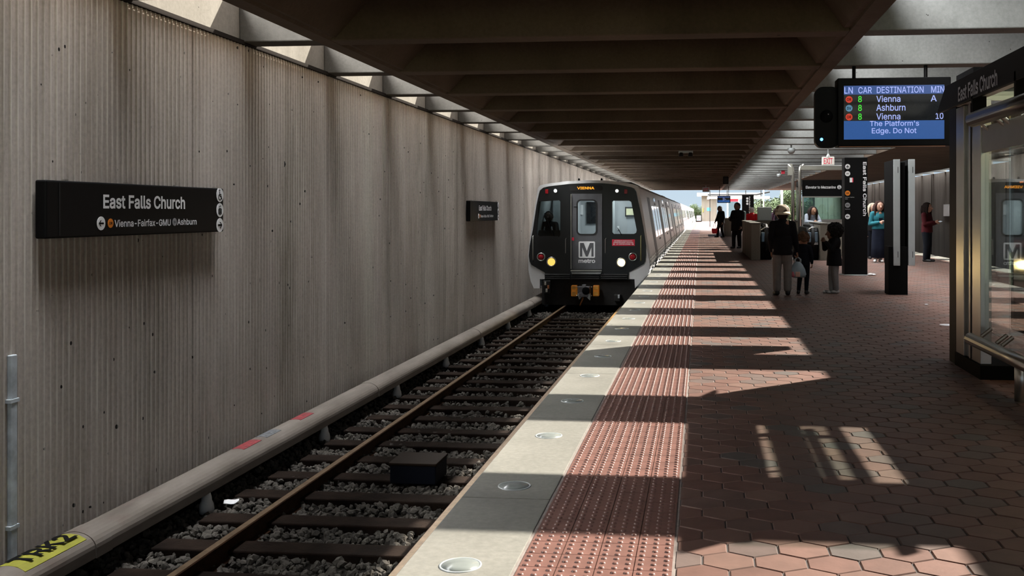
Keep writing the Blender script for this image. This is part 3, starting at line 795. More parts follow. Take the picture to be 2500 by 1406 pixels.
for nm, pts, gm in (('cab_window', wL, M['smoke_glass']), ('cab_window', wR, M['cab_glass'])):
    front(nm, [toP(pts)], YF+.07, .008, gm)
# front door
door = front('front_door', [toP([(1395,473),(1470,473),(1470,657),(1395,657)]), toP(rrect(1433, 530.5, 49, 86, 10))], YF-.0, .025, M['train_door'])
front('door_window', [toP(rrect(1433,530.5,46.2,83.2,9))], YF+.05, .008, M['cab_glass'], door)
front('window_gasket', [toP(rrect(1433,530.5,51,88,11)), toP(rrect(1433,530.5,43.5,80.5,8))], YF-.02, .014, M['rubber'], door)
front('door_rail', [toP([(1394,474),(1395.6,474),(1395.6,656),(1394,656)])], YF-.03, .03, M['steel'], door)
front('door_sill', [toP([(1395,658.5),(1470,658.5),(1470,661.5),(1395,661.5)])], YF-.05, .1, M['steel'])
front('step_plate', [toP([(1396,663.5),(1469,663.5),(1467,668),(1398,668)])], YF-.04, .08, M['pale_grey'])
a_, b_ = P2(1398,536), P2(1411,504)
MB().tube([(P2(1402,505)[0],YF-.03,P2(1402,505)[1]),(P2(1410,505)[0],YF-.07,P2(1410,505)[1])], .008).build('door_latch', M['matt_black'], door)
bx('door_padlock', M['red_ink'], door, P2(1396.5,0)[0], P2(1402,0)[0], YF-.05, YF-.02, P2(0,583)[1], P2(0,576)[1], .005)
# M emblem
fo = lambda y: YF - y
lw = front('emblem_plate', [toP(rrect(1433, 609.3, 40, 40.5, 3))], YF-.028, .003, M['white_ink'], door)
mpts = [(1416.5,593),(1425.5,593),(1433,612.5),(1440.5,593),(1449.5,593),(1449.5,626),(1444.2,626),(1444.2,604),(1435.2,626),(1430.8,626),(1421.8,604),(1421.8,626),(1416.5,626)]
front('emblem_letter', [toP(mpts)], YF-.0315, .002, M['train_door'], lw)
cx_, cz_ = P2(1433, 637)
text('emblem_word', 'metro', (cx_, YF-.028, cz_), X1, Z1, M['white_ink'], door, width=.43, height=.098, bold=.03, thick=.002)
# destination sign, lamps
front('destination_sign', [toP(rrect(1430.5,459,82,13.5,6))], YF-.004, .006, M['under'])
cx_, cz_ = P2(1430, 459)
text('destination_text', 'VIENNA', (cx_, YF-.0095, cz_), X1, Z1, glow('amber_led', (1.0,.36,.02), 1.6), train, width=.44, height=.065, bold=.02, thick=.002)
def lamp(name, x, y, r, rim, face, dep=.05):
    X, z = P2(x, y)
    l_ = MB().lathe([(r*1.0,0),(r*1.0,-dep),(r*.80,-dep-.004),(r*.78,-dep+.02)], (X, YF, z), 24, 'y').build(name, rim, train, True)
    MB().lathe([(r*.78,-dep+.012),(r*.5,-dep-.004),(r*.05,-dep-.010)], (X, YF, z), 20, 'y').build('lens', face, l_, True)
    return l_
M['lamp_white'] = glow('white_marker_led', (1,.97,.95), 1.6)
M['lamp_amber'] = glow('amber_headlamp', (1.0,.60,.12), 1.3)
M['lamp_hot'] = glow('bright_headlamp', (1.0,.66,.20), 7.0)
M['lens_red'] = mat('red_lens', (0.42,0.012,0.02), 0.2)
for x in (1356.3, 1506.3): lamp('marker_lamp', x, 466, .052, M['pale_grey'], M['lamp_white'], .02)
for x in (1335, 1528): 
    X, z = P2(x, 467.5); bx('red_reflector', M['lens_red'], train, X-.04, X+.04, YF-.012, YF, z-.055, z+.055, .008)
for x in (1321.5, 1545): lamp('tail_lamp', x, 627, .108, M['steel'], M['lens_red'])
lamp('headlamp', 1346.7, 639, .125, M['steel'], M['lamp_amber']); lamp('headlamp', 1517, 640.5, .125, M['steel'], M['lamp_hot'])
# red notice
rn = front('red_notice', [toP([(1494.3,584.2),(1550,584.2),(1550,600),(1494.3,600)])], YF-.004, .004, M['red_ink'])
for i, s_ in enumerate(('EXTERIOR EMERGENCY', 'DOOR RELEASE LOCATED', 'AT CENTER DOORS')):
    X, z = P2(1522, 588+4*i)
    text('notice_text', s_, (X, YF-.0075, z), X1, Z1, M['white_ink'], rn, width=(.46,.50,.36)[i], height=.028, bold=.03, thick=.001)
for sx, ang in ((-1,0),(1,math.pi)):
    X, z = P2(1522+sx*22.5, 596)
    flat('notice_arrow', [arrow_pts(.03, ang)], (X, YF-.0085, z), X1, Z1, .001, M['white_ink'], rn)
# grab rails, wipers, bumper, coupler
for x in (1302, 1565):
    X, z0 = P2(x, 637); z1 = P2(x, 575)[1]
    MB().tube([(X,YF,z0),(X,YF-.06,z0+.02),(X,YF-.06,z1-.02),(X,YF,z1)], .012).build('grab_rail', M['steel'] if x < 1400 else mat('yellowed_rail', (.32,.30,.12), .5), train, True)
for x, xa in ((1381,1380),(1478,1480)):
    X, z0 = P2(x, 618); z1 = P2(xa, 584)[1]
    MB().tube([(X,YF-.03,z0),(X,YF-.03,z1),(X+.02,YF-.03,z1+.03)], .008).build('handle_bar', M['steel'], train)
for sx, (xa, ya_), (xb, yb_) in ((0,(1352,578),(1330,520)),(1,(1518,574),(1508,556))):
    A = P2(xa, ya_); B = P2(xb, yb_)
    MB().tube([(A[0],YF-.03,A[1]),(B[0],YF-.02,B[1])], .009).build('wiper', M['matt_black'], train)
front('window_ledge', [toP(rrect(1339,578,50,3,1.4))], YF-.03, .04, M['under'])
for i in range(3):
    for (xa, xb) in ((1331,1393),(1396,1464),(1468,1532)):
        A = P2(xa, 668.5+4.6*i); B = P2(xb, 672+4.6*i)
        MB().box(A[0], B[0], YF-.10, YF, B[1], A[1]).build('bumper_bar', M['rubber'], train, bevel=.01)
MB().box(TCX-1.22, TCX+1.22, YF+.03, YF+.6, -1.0, -.34).build('front_underframe', M['under'], train)
cp = MB()
def FR(b, x0, y0, x1, y1, d0, d1):
    A = P2(x0, y1); B = P2(x1, y0); return b.box(A[0], B[0], YF-d0, YF-d1, A[1], B[1])
FR(cp, 1414,697,1443,714,.35,.1); FR(cp, 1424,693,1434,700,.33,.1); FR(cp, 1418,712,1440,722,.38,.1)
cpl = cp.build('coupler', mat('grey_cast_steel', (.17,.165,.17), .5, .5, .3, 20), train, bevel=.012)
A = P2(1430,704); MB().lathe([(.095,.0),(.1,-.05),(.07,-.06)], (A[0]+.05, YF-.34, A[1]-.03), 18, 'y').build('coupler_socket', M['matt_black'], cpl, True)
MB().prism(orient([P2(1414,714),P2(1445,714),P2(1444,730),P2(1434,720),P2(1426,720),P2(1418,728)]), 'y', YF-.36, YF-.2).build('coupler_jaw', M['pale_grey'], cpl)
for (x, y) in ((1412.5,698),(1447.5,698),(1412.5,719),(1447.5,719)):
    A = P2(x, y); MB().lathe([(.016,0),(.016,-.04),(.008,-.05)], (A[0],YF-.3,A[1]), 10, 'y').build('bolt', M['steel'], cpl)
am = mat('amber_connector_block', (.36,.12,.015), .4, 0, .3, 20, emit=(1,.35,.03), es=.10)
for (x0, x1) in ((1397.5,1410.5),(1450.5,1464)):
    o = FR(MB(), x0,695.5,x1,721,.25,.05).build('connector_block', am, train, bevel=.012)
    FR(MB(), x0+2,697,x1-2,704,.256,.249).build('amber_panel', mat('amber_lens', (.62,.30,.05), .35), o)
    FR(MB(), x0+2,711,x1-2,719,.256,.249).build('amber_panel', mat('amber_lens', (.62,.30,.05), .35), o)
A = P2(1427,724); B = P2(1419,744)
MB().tube([(A[0],YF-.3,A[1]),(B[0],YF-.28,B[1])], [.022,.014]).build('coupler_pin', mat('orange_strap', (.40,.13,.03), .6), train, True)
for (x0,y0,x1,y1) in ((1328,684,1346,716),(1500,718,1516,735)):
    FR(MB(), x0,y0,x1,y1,.15,-.1).build('shoe_gear', M['under'], train, bevel=.02)
for (x,y,m_) in ((1334,690,'steel'),(1341,699,'orange_ink'),(1337,707,'steel'),(1512,722,'pale_grey')):
    A = P2(x,y); MB().box(A[0]-.025,A[0]+.025,YF-.18,YF-.14,A[1]-.05,A[1]+.04).build('shoe_fitting', M[m_] if m_!='orange_ink' else mat('copper_lead', (.35,.14,.06), .5,.5), train, bevel=.008)
for x in (1410,1466):
    A = P2(x, 440.5); MB().lathe([(.03,0),(.025,.05),(.01,.07)], (A[0],YF+.3,A[1]), 12).build('roof_antenna', M['matt_black'], train)
# cab interior
cab = MB(); z0, z1 = .10, 1.95
cab.box(TCX-1.2, TCX+1.2, YF+1.75, YF+1.8, z0, z1); cab.box(TCX-1.2, TCX+1.2, YF+.12, YF+1.8, z0-.04, z0)
cab.box(TCX-.47, TCX-.43, YF+.25, YF+1.8, z0, z1)
cab.box(TCX-1.2, TCX+1.2, YF+.12, YF+1.8, z1, z1+.03)
cabo = cab.build('cab_interior', M['interior'], train)
def inner(nm, x0,y0,x1,y1,m,d=1.72):
    A = at(x0, y1, YF+d); B = at(x1, y0, YF+d); MB().box(A[0],B[0],YF+d-.02,YF+d,A[1],B[1]).build(nm, m, cabo)
inner('inner_door_window', 1432,493,1456,546, M['dark_glass']); inner('notice_paper', 1412,500,1424,524, M['white'])
inner('notice_frame', 1526,505,1556,529, M['rubber'], 1.70); inner('notice_paper', 1529,509,1556,525, M['paper'], 1.66)
inner('wall_switch', 1507,552,1512,560, M['white']); inner('corner_post', 1497,490,1501,572, M['pale_grey'], 1.6)
inner('driver_console', 1312,562,1368,586, M['rubber'], .5)
cl_ = bpy.data.lights.new('cab_lamp', 'AREA'); cl_.energy = 26; cl_.size = .7; cl_.color = (.9,.97,1)
clo = bpy.data.objects.new('cab_lamp', cl_); COL.objects.link(clo); clo.location = (TCX+.45, YF+.9, 1.92)
cl2 = cl_.copy(); cl2.energy = 5; clo2 = bpy.data.objects.new('driver_fill', cl2); COL.objects.link(clo2); clo2.location = (TCX-.85, YF+1.2, 1.92)  # second light is an added fill for the dark driver's side
hl_ = bpy.data.lights.new('headlamp_beam', 'SPOT'); hl_.energy = 60; hl_.spot_size = 1.2; hl_.color = (1,.7,.3); hl_.shadow_soft_size = .1
hlo = bpy.data.objects.new('headlamp_beam', hl_); COL.objects.link(hlo); A = P2(1517,640.5); hlo.location = (A[0],YF-.15,A[1]); hlo.rotation_euler = (math.radians(82),0,math.pi)

# ------------------------------------------------------------------ departure display
def display(loc, w, h, label, detail=True, group=None):
    d = thing('departure_display', label, 'display', loc, 0, group)
    blk = M['black']
    MB().box(0, w, .0, .30, 0, h).build('screen_case', blk, d, bevel=.012)
    sx0, sx1, sz0, sz1 = w*.055, w*.94, h*.10, h*.885
    bx('screen', M['dark_glass'], d, sx0, sx1, -.004, 0, sz0, sz1)
    sw, sh = sx1-sx0, sz1-sz0
    hb = glow('screen_header_blue', (.045,.10,.30), .9); mb = glow('screen_message_blue', (.025,.10,.33), .9); wt = glow('screen_pale_lettering', (.42,.50,1.0), 1.0)
    gr = glow('screen_green_digit', (.08,1.0,.06), .9); rd = glow('screen_red_mark', (.75,.06,.03), .8); lb = glow('screen_grey_blue_mark', (.12,.30,.45), .8)
    bx('header_band', hb, d, sx0, sx1, -.006, -.0041, sz1-sh*.165, sz1)
    bx('message_band', mb, d, sx0, sx1, -.006, -.0041, sz0, sz0+sh*.345)
    fx = lambda a: sx0 + a*sw
    fz = lambda b_: sz1 - b_*sh
    def T(s, x0, x1, zc, hh, m):
        text('screen_text', s, ((fx(x0)+fx(x1))/2, -.0062, fz(zc)), X1, Z1, m, d, width=(x1-x0)*sw, height=hh*sh, bold=.008, thick=.0015)
    if not detail:
        for i in range(4): bx('screen_text_line', wt, d, fx(.40), fx(.55+.07*(i%3)), -.0064, -.0061, fz(.25+.14*i), fz(.22+.14*i))
        return d
    T('LN', .005, .09, .085, .12, wt); T('CAR', .145, .28, .085, .12, wt); T('DESTINATION', .33, .795, .085, .12, wt); T('MIN', .87, 1.0, .085, .12, wt)
    for i, (ln, dest, x1_, mn) in enumerate((('OR','Vienna',.565,'A'),('SV','Ashburn',.615,'7'),('OR','Vienna',.565,'10'))):
        zc = .25 + .163*i
        ic = flat('line_mark', [circ(0,0,sh*.063,24)], (fx(.052), -.0062, fz(zc+.005)), X1, Z1, .001, lb if ln == 'SV' else rd, d)
        text('line_code', ln, (fx(.052), -.0073, fz(zc+.005)), X1, Z1, M['matt_black'], ic, width=.045*sw, height=.055*sh, thick=.0008)
        T('8', .143, .18, zc, .115, gr); T(dest, .325, x1_, zc, .12, wt)
        if i != 1: T(mn, (.865,.90,.915)[i], (.925,.94,.99)[i], zc, .115, wt)
    T("The Platform's", .26, .75, .705, .10, wt); T('Edge. Do Not', .28, .725, .855, .125, wt)
    return d
PDY = 11.64; PDX, PDZ = at(2045, 357.5, PDY); PDS = (at(2322, 357, PDY)[0]-PDX)/1.475
pd = display((PDX, PDY, PDZ), 1.475, .915, 'large departure display with blue header listing Vienna and Ashburn trains')
pd.scale = (PDS,)*3
# speaker end cap with camera eye and blue indicator
pts = rrect(-.13, .40, .32, .82, .10)
flat('speaker_cap', [pts], (0, .22, 0), X1, Z1, .16, M['black'], pd, .01)
MB().lathe([(.085,0),(.085,-.01),(.06,-.03),(.02,-.04)], (-.14, .06, .41), 24, 'y').build('speaker_cone', M['matt_black'], pd, True)
MB().ell((-.12, .025, .435), (.008,.006,.008)).build('camera_eye', M['white'], pd, True)
MB().ell((-.205, .055, .10), (.02,.008,.02)).build('blue_indicator', glow('blue_led', (.06,.35,1.0), 9), pd, True)
for x in (.25, 1.2): MB().tube([(x,.24,.91),(x,.24,(ZC-PDZ)/PDS+.01)], .025).build('hanger', M['black'], pd)
bx('underside_lip', mat('copper_edge', (.45,.22,.12), .4,.5), pd, .02, 1.4, .0, .02, -.006, 0)

# exit sign
ex = thing('exit_sign', 'small white EXIT sign with red letters hanging below the big display', 'sign', (3.20, BEAM0+7*PITCH, 2.56))
MB().box(-.155,.155,-.03,.03,0,.215).build('sign_box', mat('lit_sign_face', (.62,.60,.55), .5, emit=(1,.95,.85), es=.12), ex, bevel=.02)
text('exit_lettering', 'EXIT', (0,-.032,.108), X1, Z1, M['red_ink'], ex, width=.22, height=.145, bold=.012)
MB().tube([(0,0,.215),(0,0,ZC-2.56)], .012).build('stem', M['pale_grey'], ex); MB().lathe([(.05,0),(.03,.05),(.012,.08)], (0,0,.215), 14).build('canopy_cup', M['pale_grey'], ex)

# ------------------------------------------------------------------ black pylon
py = thing('station_pylon', 'tall black four sided pylon lettered East Falls Church, with line marks down its face', 'pylon', (3.345, 21.8, 0))
MB().box(-.245,.245,0,.42,0,2.56).build('shaft', M['black'], py, bevel=.008)
MB().lathe([(.33,0),(.33,.012),(.31,.016)], (0,.2,0), 32).build('base_plate', M['pale_grey'], py)
text('station_name', 'East Falls Church', (.185,-.002,1.875), (0,0,-1), (1,0,0), M['white_ink'], py, width=1.17, height=.075)
fz_ = lambda y: EYE + (VY-y)/F*21.65
for yy, kd, dm in ((408,'plane',None),(425,'IAD',None),(472,'OR','orange_ink'),(501,'SV','grey_ink'),(528.5,'arrow_left',None)):
    icon(py, kd, (-.18,-.001,fz_(yy)), X1, Z1, .055, M[dm] if dm else None, {'OR':'orange_line_mark','SV':'silver_line_mark','IAD':'airport_code_mark'}.get(kd))
bx('notice_sticker', M['white_ink'], py, -.135,-.08,-.003,-.0005,fz_(446),fz_(435)); bx('notice_stripe', M['red_ink'], py, -.08,-.06,-.003,-.0005,fz_(446),fz_(435))
for yy, s_, w_ in ((482,'Vienna-Fairfax',.2),(486,'GMU',.06),(510.5,'Ashburn',.11)): text('line_text', s_, (-.235+w_/2,-.002,fz_(yy)), X1, Z1, M['grey_ink'], py, width=w_, height=.022, thick=.001)
o = MB().ell((0,0,0),(.06,.05,.03),8,5).ell((.07,.02,-.005),(.05,.04,.025),8,5).build('crumpled_napkin', M['white'], None, True); o.location = (3.62,21.62,.03); tag(o, 'crumpled white napkin on the floor at the foot of the black pylon', 'litter')
o = MB().ell((0,0,0),(.03,.02,.012),8,5).build('litter_crumb', M['white'], None, True); o.location = (3.29,14.85,.012); tag(o, 'tiny white scrap on the dark pavers in front of the grey display column', 'litter')

# display column with two cases
dc = thing('display_column', 'black blade column carrying two tall grey edged display cases', 'column', (3.25, 16.72, 0))
MB().box(-.155,.155,0,.36,0,.80).build('column_base', M['matt_black'], dc, bevel=.006)
MB().box(-.035,.12,.05,.95,.80,2.2).build('column_core', M['matt_black'], dc)
for x0 in (-.075, .165):
    cs = MB().box(x0,x0+.085,0,.85,.49,2.24).build('display_case', M['matt_black'], dc, bevel=.004)
    bx('end_trim', M['pale_grey'], cs, x0-.005,x0+.10,-.035,-.001,.485,2.245,.004)
    for z in (.62, 2.02): bx('lock_slot', M['matt_black'], cs, x0+.06,x0+.068,-.0375,-.0345,z,z+.1)
pdc = thing('floor_patch', 'pale round decal on the pavers beside the glass shelter', 'patch', (2.98, 12.3, 0)); MB().lathe([(.10,0.0005),(.10,.003),(.005,.0032)], seg=28).build('disc', M['white'], pdc)  # flat pale disc laid on the pavers

# ------------------------------------------------------------------ shelter
sh = thing('platform_shelter', 'steel and glass platform shelter with black lettered fascia at right edge', 'shelter', (2.28, 9.36, 0))
L = 3.4     # runs towards the camera (local -y)
MB().box(0,.14,-.24,0,0,2.36).build('end_pier', M['black'], sh, bevel=.006)
MB().box(-.01,.5,-1.05,-.235,0,.115).build('plinth', M['matt_black'], sh)
fr = MB().box(0,.12,-.50,-.242,.115,2.30).build('corner_post', M['steel'], sh, bevel=.005)
MB().box(.03,.09,-.62,-.505,.115,2.30).build('post_channel', M['pale_grey'], sh)
MB().box(0.01,.10,-.98,-.625,.115,2.30).build('door_jamb', M['steel'], sh, bevel=.005)
bx('jamb_slot', M['rubber'], sh, .003,.0095,-.71,-.70,.115,2.30)
bx('glass_pane', M['glass'], sh, .045,.057,-1.62,-.985,.30,2.12)
for (ya_, yb_) in ((-1.63,-2.50),(-2.51,-3.36)): bx('glass_pane', M['glass'], sh, .045,.057,yb_,ya_,.30,2.12)
bx('header_band', M['pale_grey'], sh, .02,.044,-L+.02,-.985,1.86,2.07)
MB().tube([(-.09,-1.05,.335),(-.09,-L,.335)], .05, 14).build('bottom_rail', M['steel'], sh, True)
MB().tube([(-.06,-1.02,2.13),(-.06,-L,2.13)], .062, 14).build('top_rail', mat('dark_bronze_tube', (.045,.04,.036), .3,.6), sh, True)
for (z0, z1) in ((.365,.43),(2.02,2.09)):
    for y in (-1.15,-1.56,-1.70,-2.44,-2.58): MB().tube([(-.03,y,z0),(.05,y,z1)] if z0<1 else [(-.03,y,z1),(.05,y,z0)], .016, 8).build('glass_clamp', M['steel'], sh)
for y in (-1.95,-3.2): MB().tube([(.03,y,0),(.03,y,.30)], .045, 14).build('leg', M['steel'], sh, True)
for y in (-1.1,-2.2,-3.3): bx('rail_bracket', M['matt_black'], sh, -.09,.02,y-.02,y+.02,2.12,2.36)
fas = MB().prism([(-L,2.29),(.10,2.29),(-.22,2.505),(-L,2.505)], 'x', -.09, -.06).build('fascia', M['black'], sh, bevel=.003)
text('fascia_lettering', 'East Falls Church', (-.0915,-1.24,2.375), (0,-1,0), Z1, M['grey_ink'], fas, width=1.12, height=.125)
for k in range(3):
    y1_ = -.34-1.02*k; bx('roof_glass', M['glass'], sh, .05,.72,y1_-.97,y1_,2.40,2.415)
    bx('roof_bar', M['steel'], sh, -.055,.74,y1_,y1_+.04,2.36,2.43)
bx('gutter', M['silver_paint'], sh, -.058,.05,-L+.02,-.30,2.31,2.34); bx('rear_purlin', M['steel'], sh, .72,.76,-L,-.3,2.36,2.43)
MB().box(.05,.5,-.62,-.05,2.43,2.62).build('roof_box', M['black'], sh)
tl = MB().tube([(.40,-1.3,2.20),(.40,-3.2,2.20)], .03, 10).build('tube_lamp', glow('warm_tube', (1.0,.66,.22), 2.2), sh)
ll = bpy.data.lights.new('shelter_lamp','AREA'); ll.shape='RECTANGLE'; ll.size=.1; ll.size_y=1.8; ll.energy=6; ll.color=(1,.75,.4)
llo = bpy.data.objects.new('shelter_lamp', ll); COL.objects.link(llo); llo.location=(2.68,7.1,2.15); llo['kind']='structure'
kb = thing('advert_panel', 'black digital advert panel forming the back of the shelter at the right edge', 'panel', (2.88, 9.55, 0))
MB().box(0,.14,-3.5,0,.27,2.03).build('panel_body', M['matt_black'], kb, bevel=.02)
bx('screen', M['dark_glass'], kb, -.006,0,-3.4,-.12,.36,1.95)
og = glow('orange_text', (1,.25,.03), 1.0)
for q, w_ in ((.30,.10),(.43,.05),(.52,.12),(.70,.03),(.78,.09),(.92,.14)): bx('screen_text_line', og, kb, -.0085,-.0065,-q-w_,-q,1.635,1.65)
for y in (-3.2,-.4): bx('panel_leg', M['steel'], kb, .04,.10,y-.03,y+.03,0,.27)

# ------------------------------------------------------------------ escalator
def wallbox(name, label, x0,x1,y0,y1,zf,zb,zbot=-.0):
    t_ = thing(name, label, 'wall', (0,0,0))
    MB().hexa([(x0,y0,zbot),(x1,y0,zbot),(x1,y1,zbot),(x0,y1,zbot)], [(x0,y0,zf),(x1,y0,zf),(x1,y1,zb),(x0,y1,zb)]).build('parapet', M['parapet'], t_, bevel=.01)
    MB().hexa([(x0-.02,y0-.02,zf),(x1+.02,y0-.02,zf),(x1+.02,y1,zb),(x0-.02,y1,zb)], [(x0-.02,y0-.02,zf+.03),(x1+.02,y0-.02,zf+.03),(x1+.02,y1,zb+.03),(x0-.02,y1,zb+.03)]).build('coping', M['granite'], t_)
    return t_
wallbox('concrete_parapet', 'concrete parapet wall left of the escalator, pale end towards the camera', 1.42,1.68,28.4,34.2,1.04,1.06)
wallbox('concrete_parapet', 'concrete parapet wall right of the escalator numbered X03', 3.36,3.56,28.4,31.18,1.04,1.05)
wallbox('concrete_parapet', 'concrete wall closing the far end of the escalator well', 1.42,3.33,34.25,34.5,1.06,1.06)
wallbox('concrete_parapet', 'low concrete counter in front of the elevator window', 3.36,5.05,31.22,31.5,1.0,1.0)
es = thing('escalator', 'escalator with black rounded balustrade ends between two concrete parapets, number X03', 'escalator', (2.52, 29.3, 0))
bm_ = mat('blue_grey_metal', (.16,.22,.27), .25, .7)
for s_, x0 in ((-1,-.83),(1,.49)):
    pr = [(-.55,0),(-.66,.35),(-.68,.62),(-.60,.84),(-.42,.94),(1.5,.94),(10,-4),(10,-5),(1.2,0)]
    bl = MB().prism(pr, 'x', x0, x0+.34).build('balustrade', M['black'], es, bevel=.03)
    MB().tube([(x0+.17,-.60,.30),(x0+.17,-.73,.55),(x0+.17,-.68,.84),(x0+.17,-.46,.985),(x0+.17,1.5,.985),(x0+.17,9.5,-3.7)], .055, 10).build('handrail', M['rubber'], bl, True)
    bx('newel_panel', bm_, bl, x0+.02,x0+.32,-.715,-.66,.50,.80,.03)
    MB().tube([(x0+.03,-.70,.86),(x0+.14,-.62,.93),(x0+.3,-.62,.93)], .02, 8).build('newel_trim', M['steel'], bl, True)
    if s_ > 0: text('escalator_number', 'X03', (x0+.25,-.722,.47), X1, Z1, M['white_ink'], bl, width=.12, height=.06, bold=.02)
bx('comb_plate', M['steel'], es, -.49,.49,-.4,1.2,-.02,.004)
stp = MB()
for k in range(22): stp.box(-.48,.48,1.2+.40*k,1.2+.40*(k+1),-.22*(k+1)-.05,-.22*(k+1)+.02)
stp.build('steps', M['under'], es)
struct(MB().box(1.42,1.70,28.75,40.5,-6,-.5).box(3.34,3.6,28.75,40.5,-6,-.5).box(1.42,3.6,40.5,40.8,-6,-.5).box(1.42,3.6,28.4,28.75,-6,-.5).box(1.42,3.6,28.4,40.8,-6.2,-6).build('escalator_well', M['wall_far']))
gb = thing('sign_panel', 'square pale grey panel on a thin post above the escalator', 'sign', (2.08, 34.38, 0))
X0_, zt = at(1849,505.5,34.4); X1_, zb_ = at(1884,539,34.4)
MB().box(X0_-2.08,X1_-2.08,-.06,.06,zb_,zt).build('panel', M['pale_grey'], gb, bevel=.03); MB().box(X0_-2.08,X1_-2.08,.061,.09,zb_+.01,zt-.01).build('back_box', M['parapet'], gb)
gb_x = at(1871,0,34.4)[0]-2.08; MB().tube([(gb_x,0,zb_),(gb_x,0,1.09)], .035).build('post', M['pale_grey'], gb)

# ------------------------------------------------------------------ elevator
ev = thing('elevator_cabin', 'steel framed glass elevator signed Elevator to Mezzanine behind the concrete counter', 'elevator', (3.42, 34.0, 0))
MB().box(0,1.62,0,.05,1.91,2.47).build('sign_band', M['black'], ev)
text('sign_lettering', 'Elevator to Mezzanine', (.62,-.003,2.22), X1, Z1, M['white_ink'], ev, width=1.0, height=.095)
icon(ev,'wheelchair',(1.24,-.002,2.22),X1,Z1,.07); icon(ev,'elevator',(1.42,-.002,2.22),X1,Z1,.07)
MB().box(0,1.62,0,.05,0,1.08).build('base_panel', M['steel'], ev)
for (x0,x1,z0,z1) in ((0,1.62,1.08,1.13),(0,1.62,1.87,1.91),(0,.05,1.13,1.87),(1.57,1.62,1.13,1.87)): bx('window_frame', M['steel'], ev, x0,x1,-.01,.05,z0,z1)
M['green_glass'] = glass('green_elevator_glass', (.42,.52,.48), .03)
bx('window_pane', M['green_glass'], ev, .05,1.57,.02,.03,1.13,1.87)
for (x0,x1) in ((0,.05),(1.57,1.62)): 
    bx('rear_post', M['steel'], ev, x0,x1,2.05,2.1,0,2.47)
bx('rear_frame', M['steel'], ev, .6,.64,2.05,2.1,1.08,1.9); bx('rear_pane', M['glass'], ev, .05,1.57,2.07,2.08,1.1,1.9)
bx('rear_panel', M['matt_black'], ev, .05,1.57,2.05,2.1,0,1.1); bx('cabin_roof', M['matt_black'], ev, 0,1.62,.05,2.1,2.3,2.47)
bx('side_pane', M['glass'], ev, 1.6,1.61,.05,2.05,1.1,1.9); bx('side_panel', M['matt_black'], ev, 1.58,1.62,.05,2.05,0,1.1)
stl = thing('steel_portal', 'pair of tall steel posts with curved tops left of the elevator', 'frame', (3.2, 33.6, 0))
for x0 in (-.19, .04):
    pr = [(x0,0,0),(x0,0,2.75),(x0+(-.03 if x0<0 else .03),0,2.9),(x0+(-.16 if x0<0 else .16),0,2.99)]
    MB().tube([(x0+.06,0,0),(x0+.06,0,2.70),(x0+.06+(-.02 if x0<0 else .02),0,2.86),(x0+.06+(-.14 if x0<0 else .14),0,2.97)], .055, 12).build('post', M['steel'], stl, True)
bx('beam', M['steel'], stl, .1,1.8,-.05,.08,2.78,2.95,.02); bx('beam', M['steel'], stl, -.3,-.13,-.05,.08,2.6,3.0,.02)

# ------------------------------------------------------------------ small ceiling fittings
def dome(x, y, z, label, ztop):
    d = thing('dome_camera', label, 'camera', (x, y, z))
    MB().lathe([(.09,.05),(.10,0),(.085,-.05),(.05,-.09),(.01,-.10)], seg=18).build('housing', M['pale_grey'], d, True)
    MB().tube([(0,0,.05),(0,0,ztop-z)], .02, 8).build('stem', M['pale_grey'], d)
    return d
dome(2.28, BEAM0+7*PITCH, 2.95, 'dome camera on a stem below the pale beams left of the display', ZC)
dome(3.20, BEAM0+14*PITCH, 2.90, 'dome camera hung farther back near the red alarm horn', ZC)
al = thing('alarm_horn', 'small red alarm horn under the beams above the escalator', 'alarm', (3.36, BEAM0+14*PITCH, ZC-.08)); MB().box(-.07,.07,-.05,.05,-.06,.08).build('horn', M['red_ink'], al, bevel=.01)
tw_ = thing('twin_spotlight', 'pair of spotlights on a bracket under the dark canopy', 'light', (-.43, BEAM0+8*PITCH, ZC-.001))
bx('bracket', M['pale_grey'], tw_, -.2,.2,-.05,.05,-.06,0)
for x in (-.13,.13): MB().lathe([(.05,0),(.07,-.1),(.065,-.11),(.02,-.10)], (x,-.02,-.05), 14).build('lamp_head', M['under'], tw_, True)
spk = thing('ceiling_speaker', 'black box loudspeaker at the canopy edge over the platform', 'speaker', (1.18, BEAM0+17*PITCH, ZC-.36)); MB().box(-.13,.13,-.12,.12,0,.36).build('box', M['matt_black'], spk, bevel=.02); bx('grille', M['under'], spk, -.1,.1,-.125,-.12,.04,.32)
e2 = thing('hanging_exit_sign', 'dim exit sign under the far part of the canopy', 'sign', (.30, BEAM0+24*PITCH, ZC-.42)); MB().box(-.22,.22,-.04,.04,0,.3).build('sign_box', M['interior'], e2, bevel=.02); text('exit_lettering','EXIT',(0,-.042,.15),X1,Z1,M['red_ink'],e2,width=.3,height=.18); MB().tube([(0,0,.3),(0,0,.42)],.015).build('stem',M['pale_grey'],e2)
ws = thing('wall_map_sign', 'small pale poster on the dark right hand wall', 'sign', (XWR-.03, 42.5, 1.4))
bx('frame', M['pale_grey'], ws, -.02,.0,-1.0,1.0,-.2,.3,.005); flat('roundel', [circ(0,0,.2,24)], (-.021,.0,.05), (0,-1,0), Z1, .002, M['white'], ws)

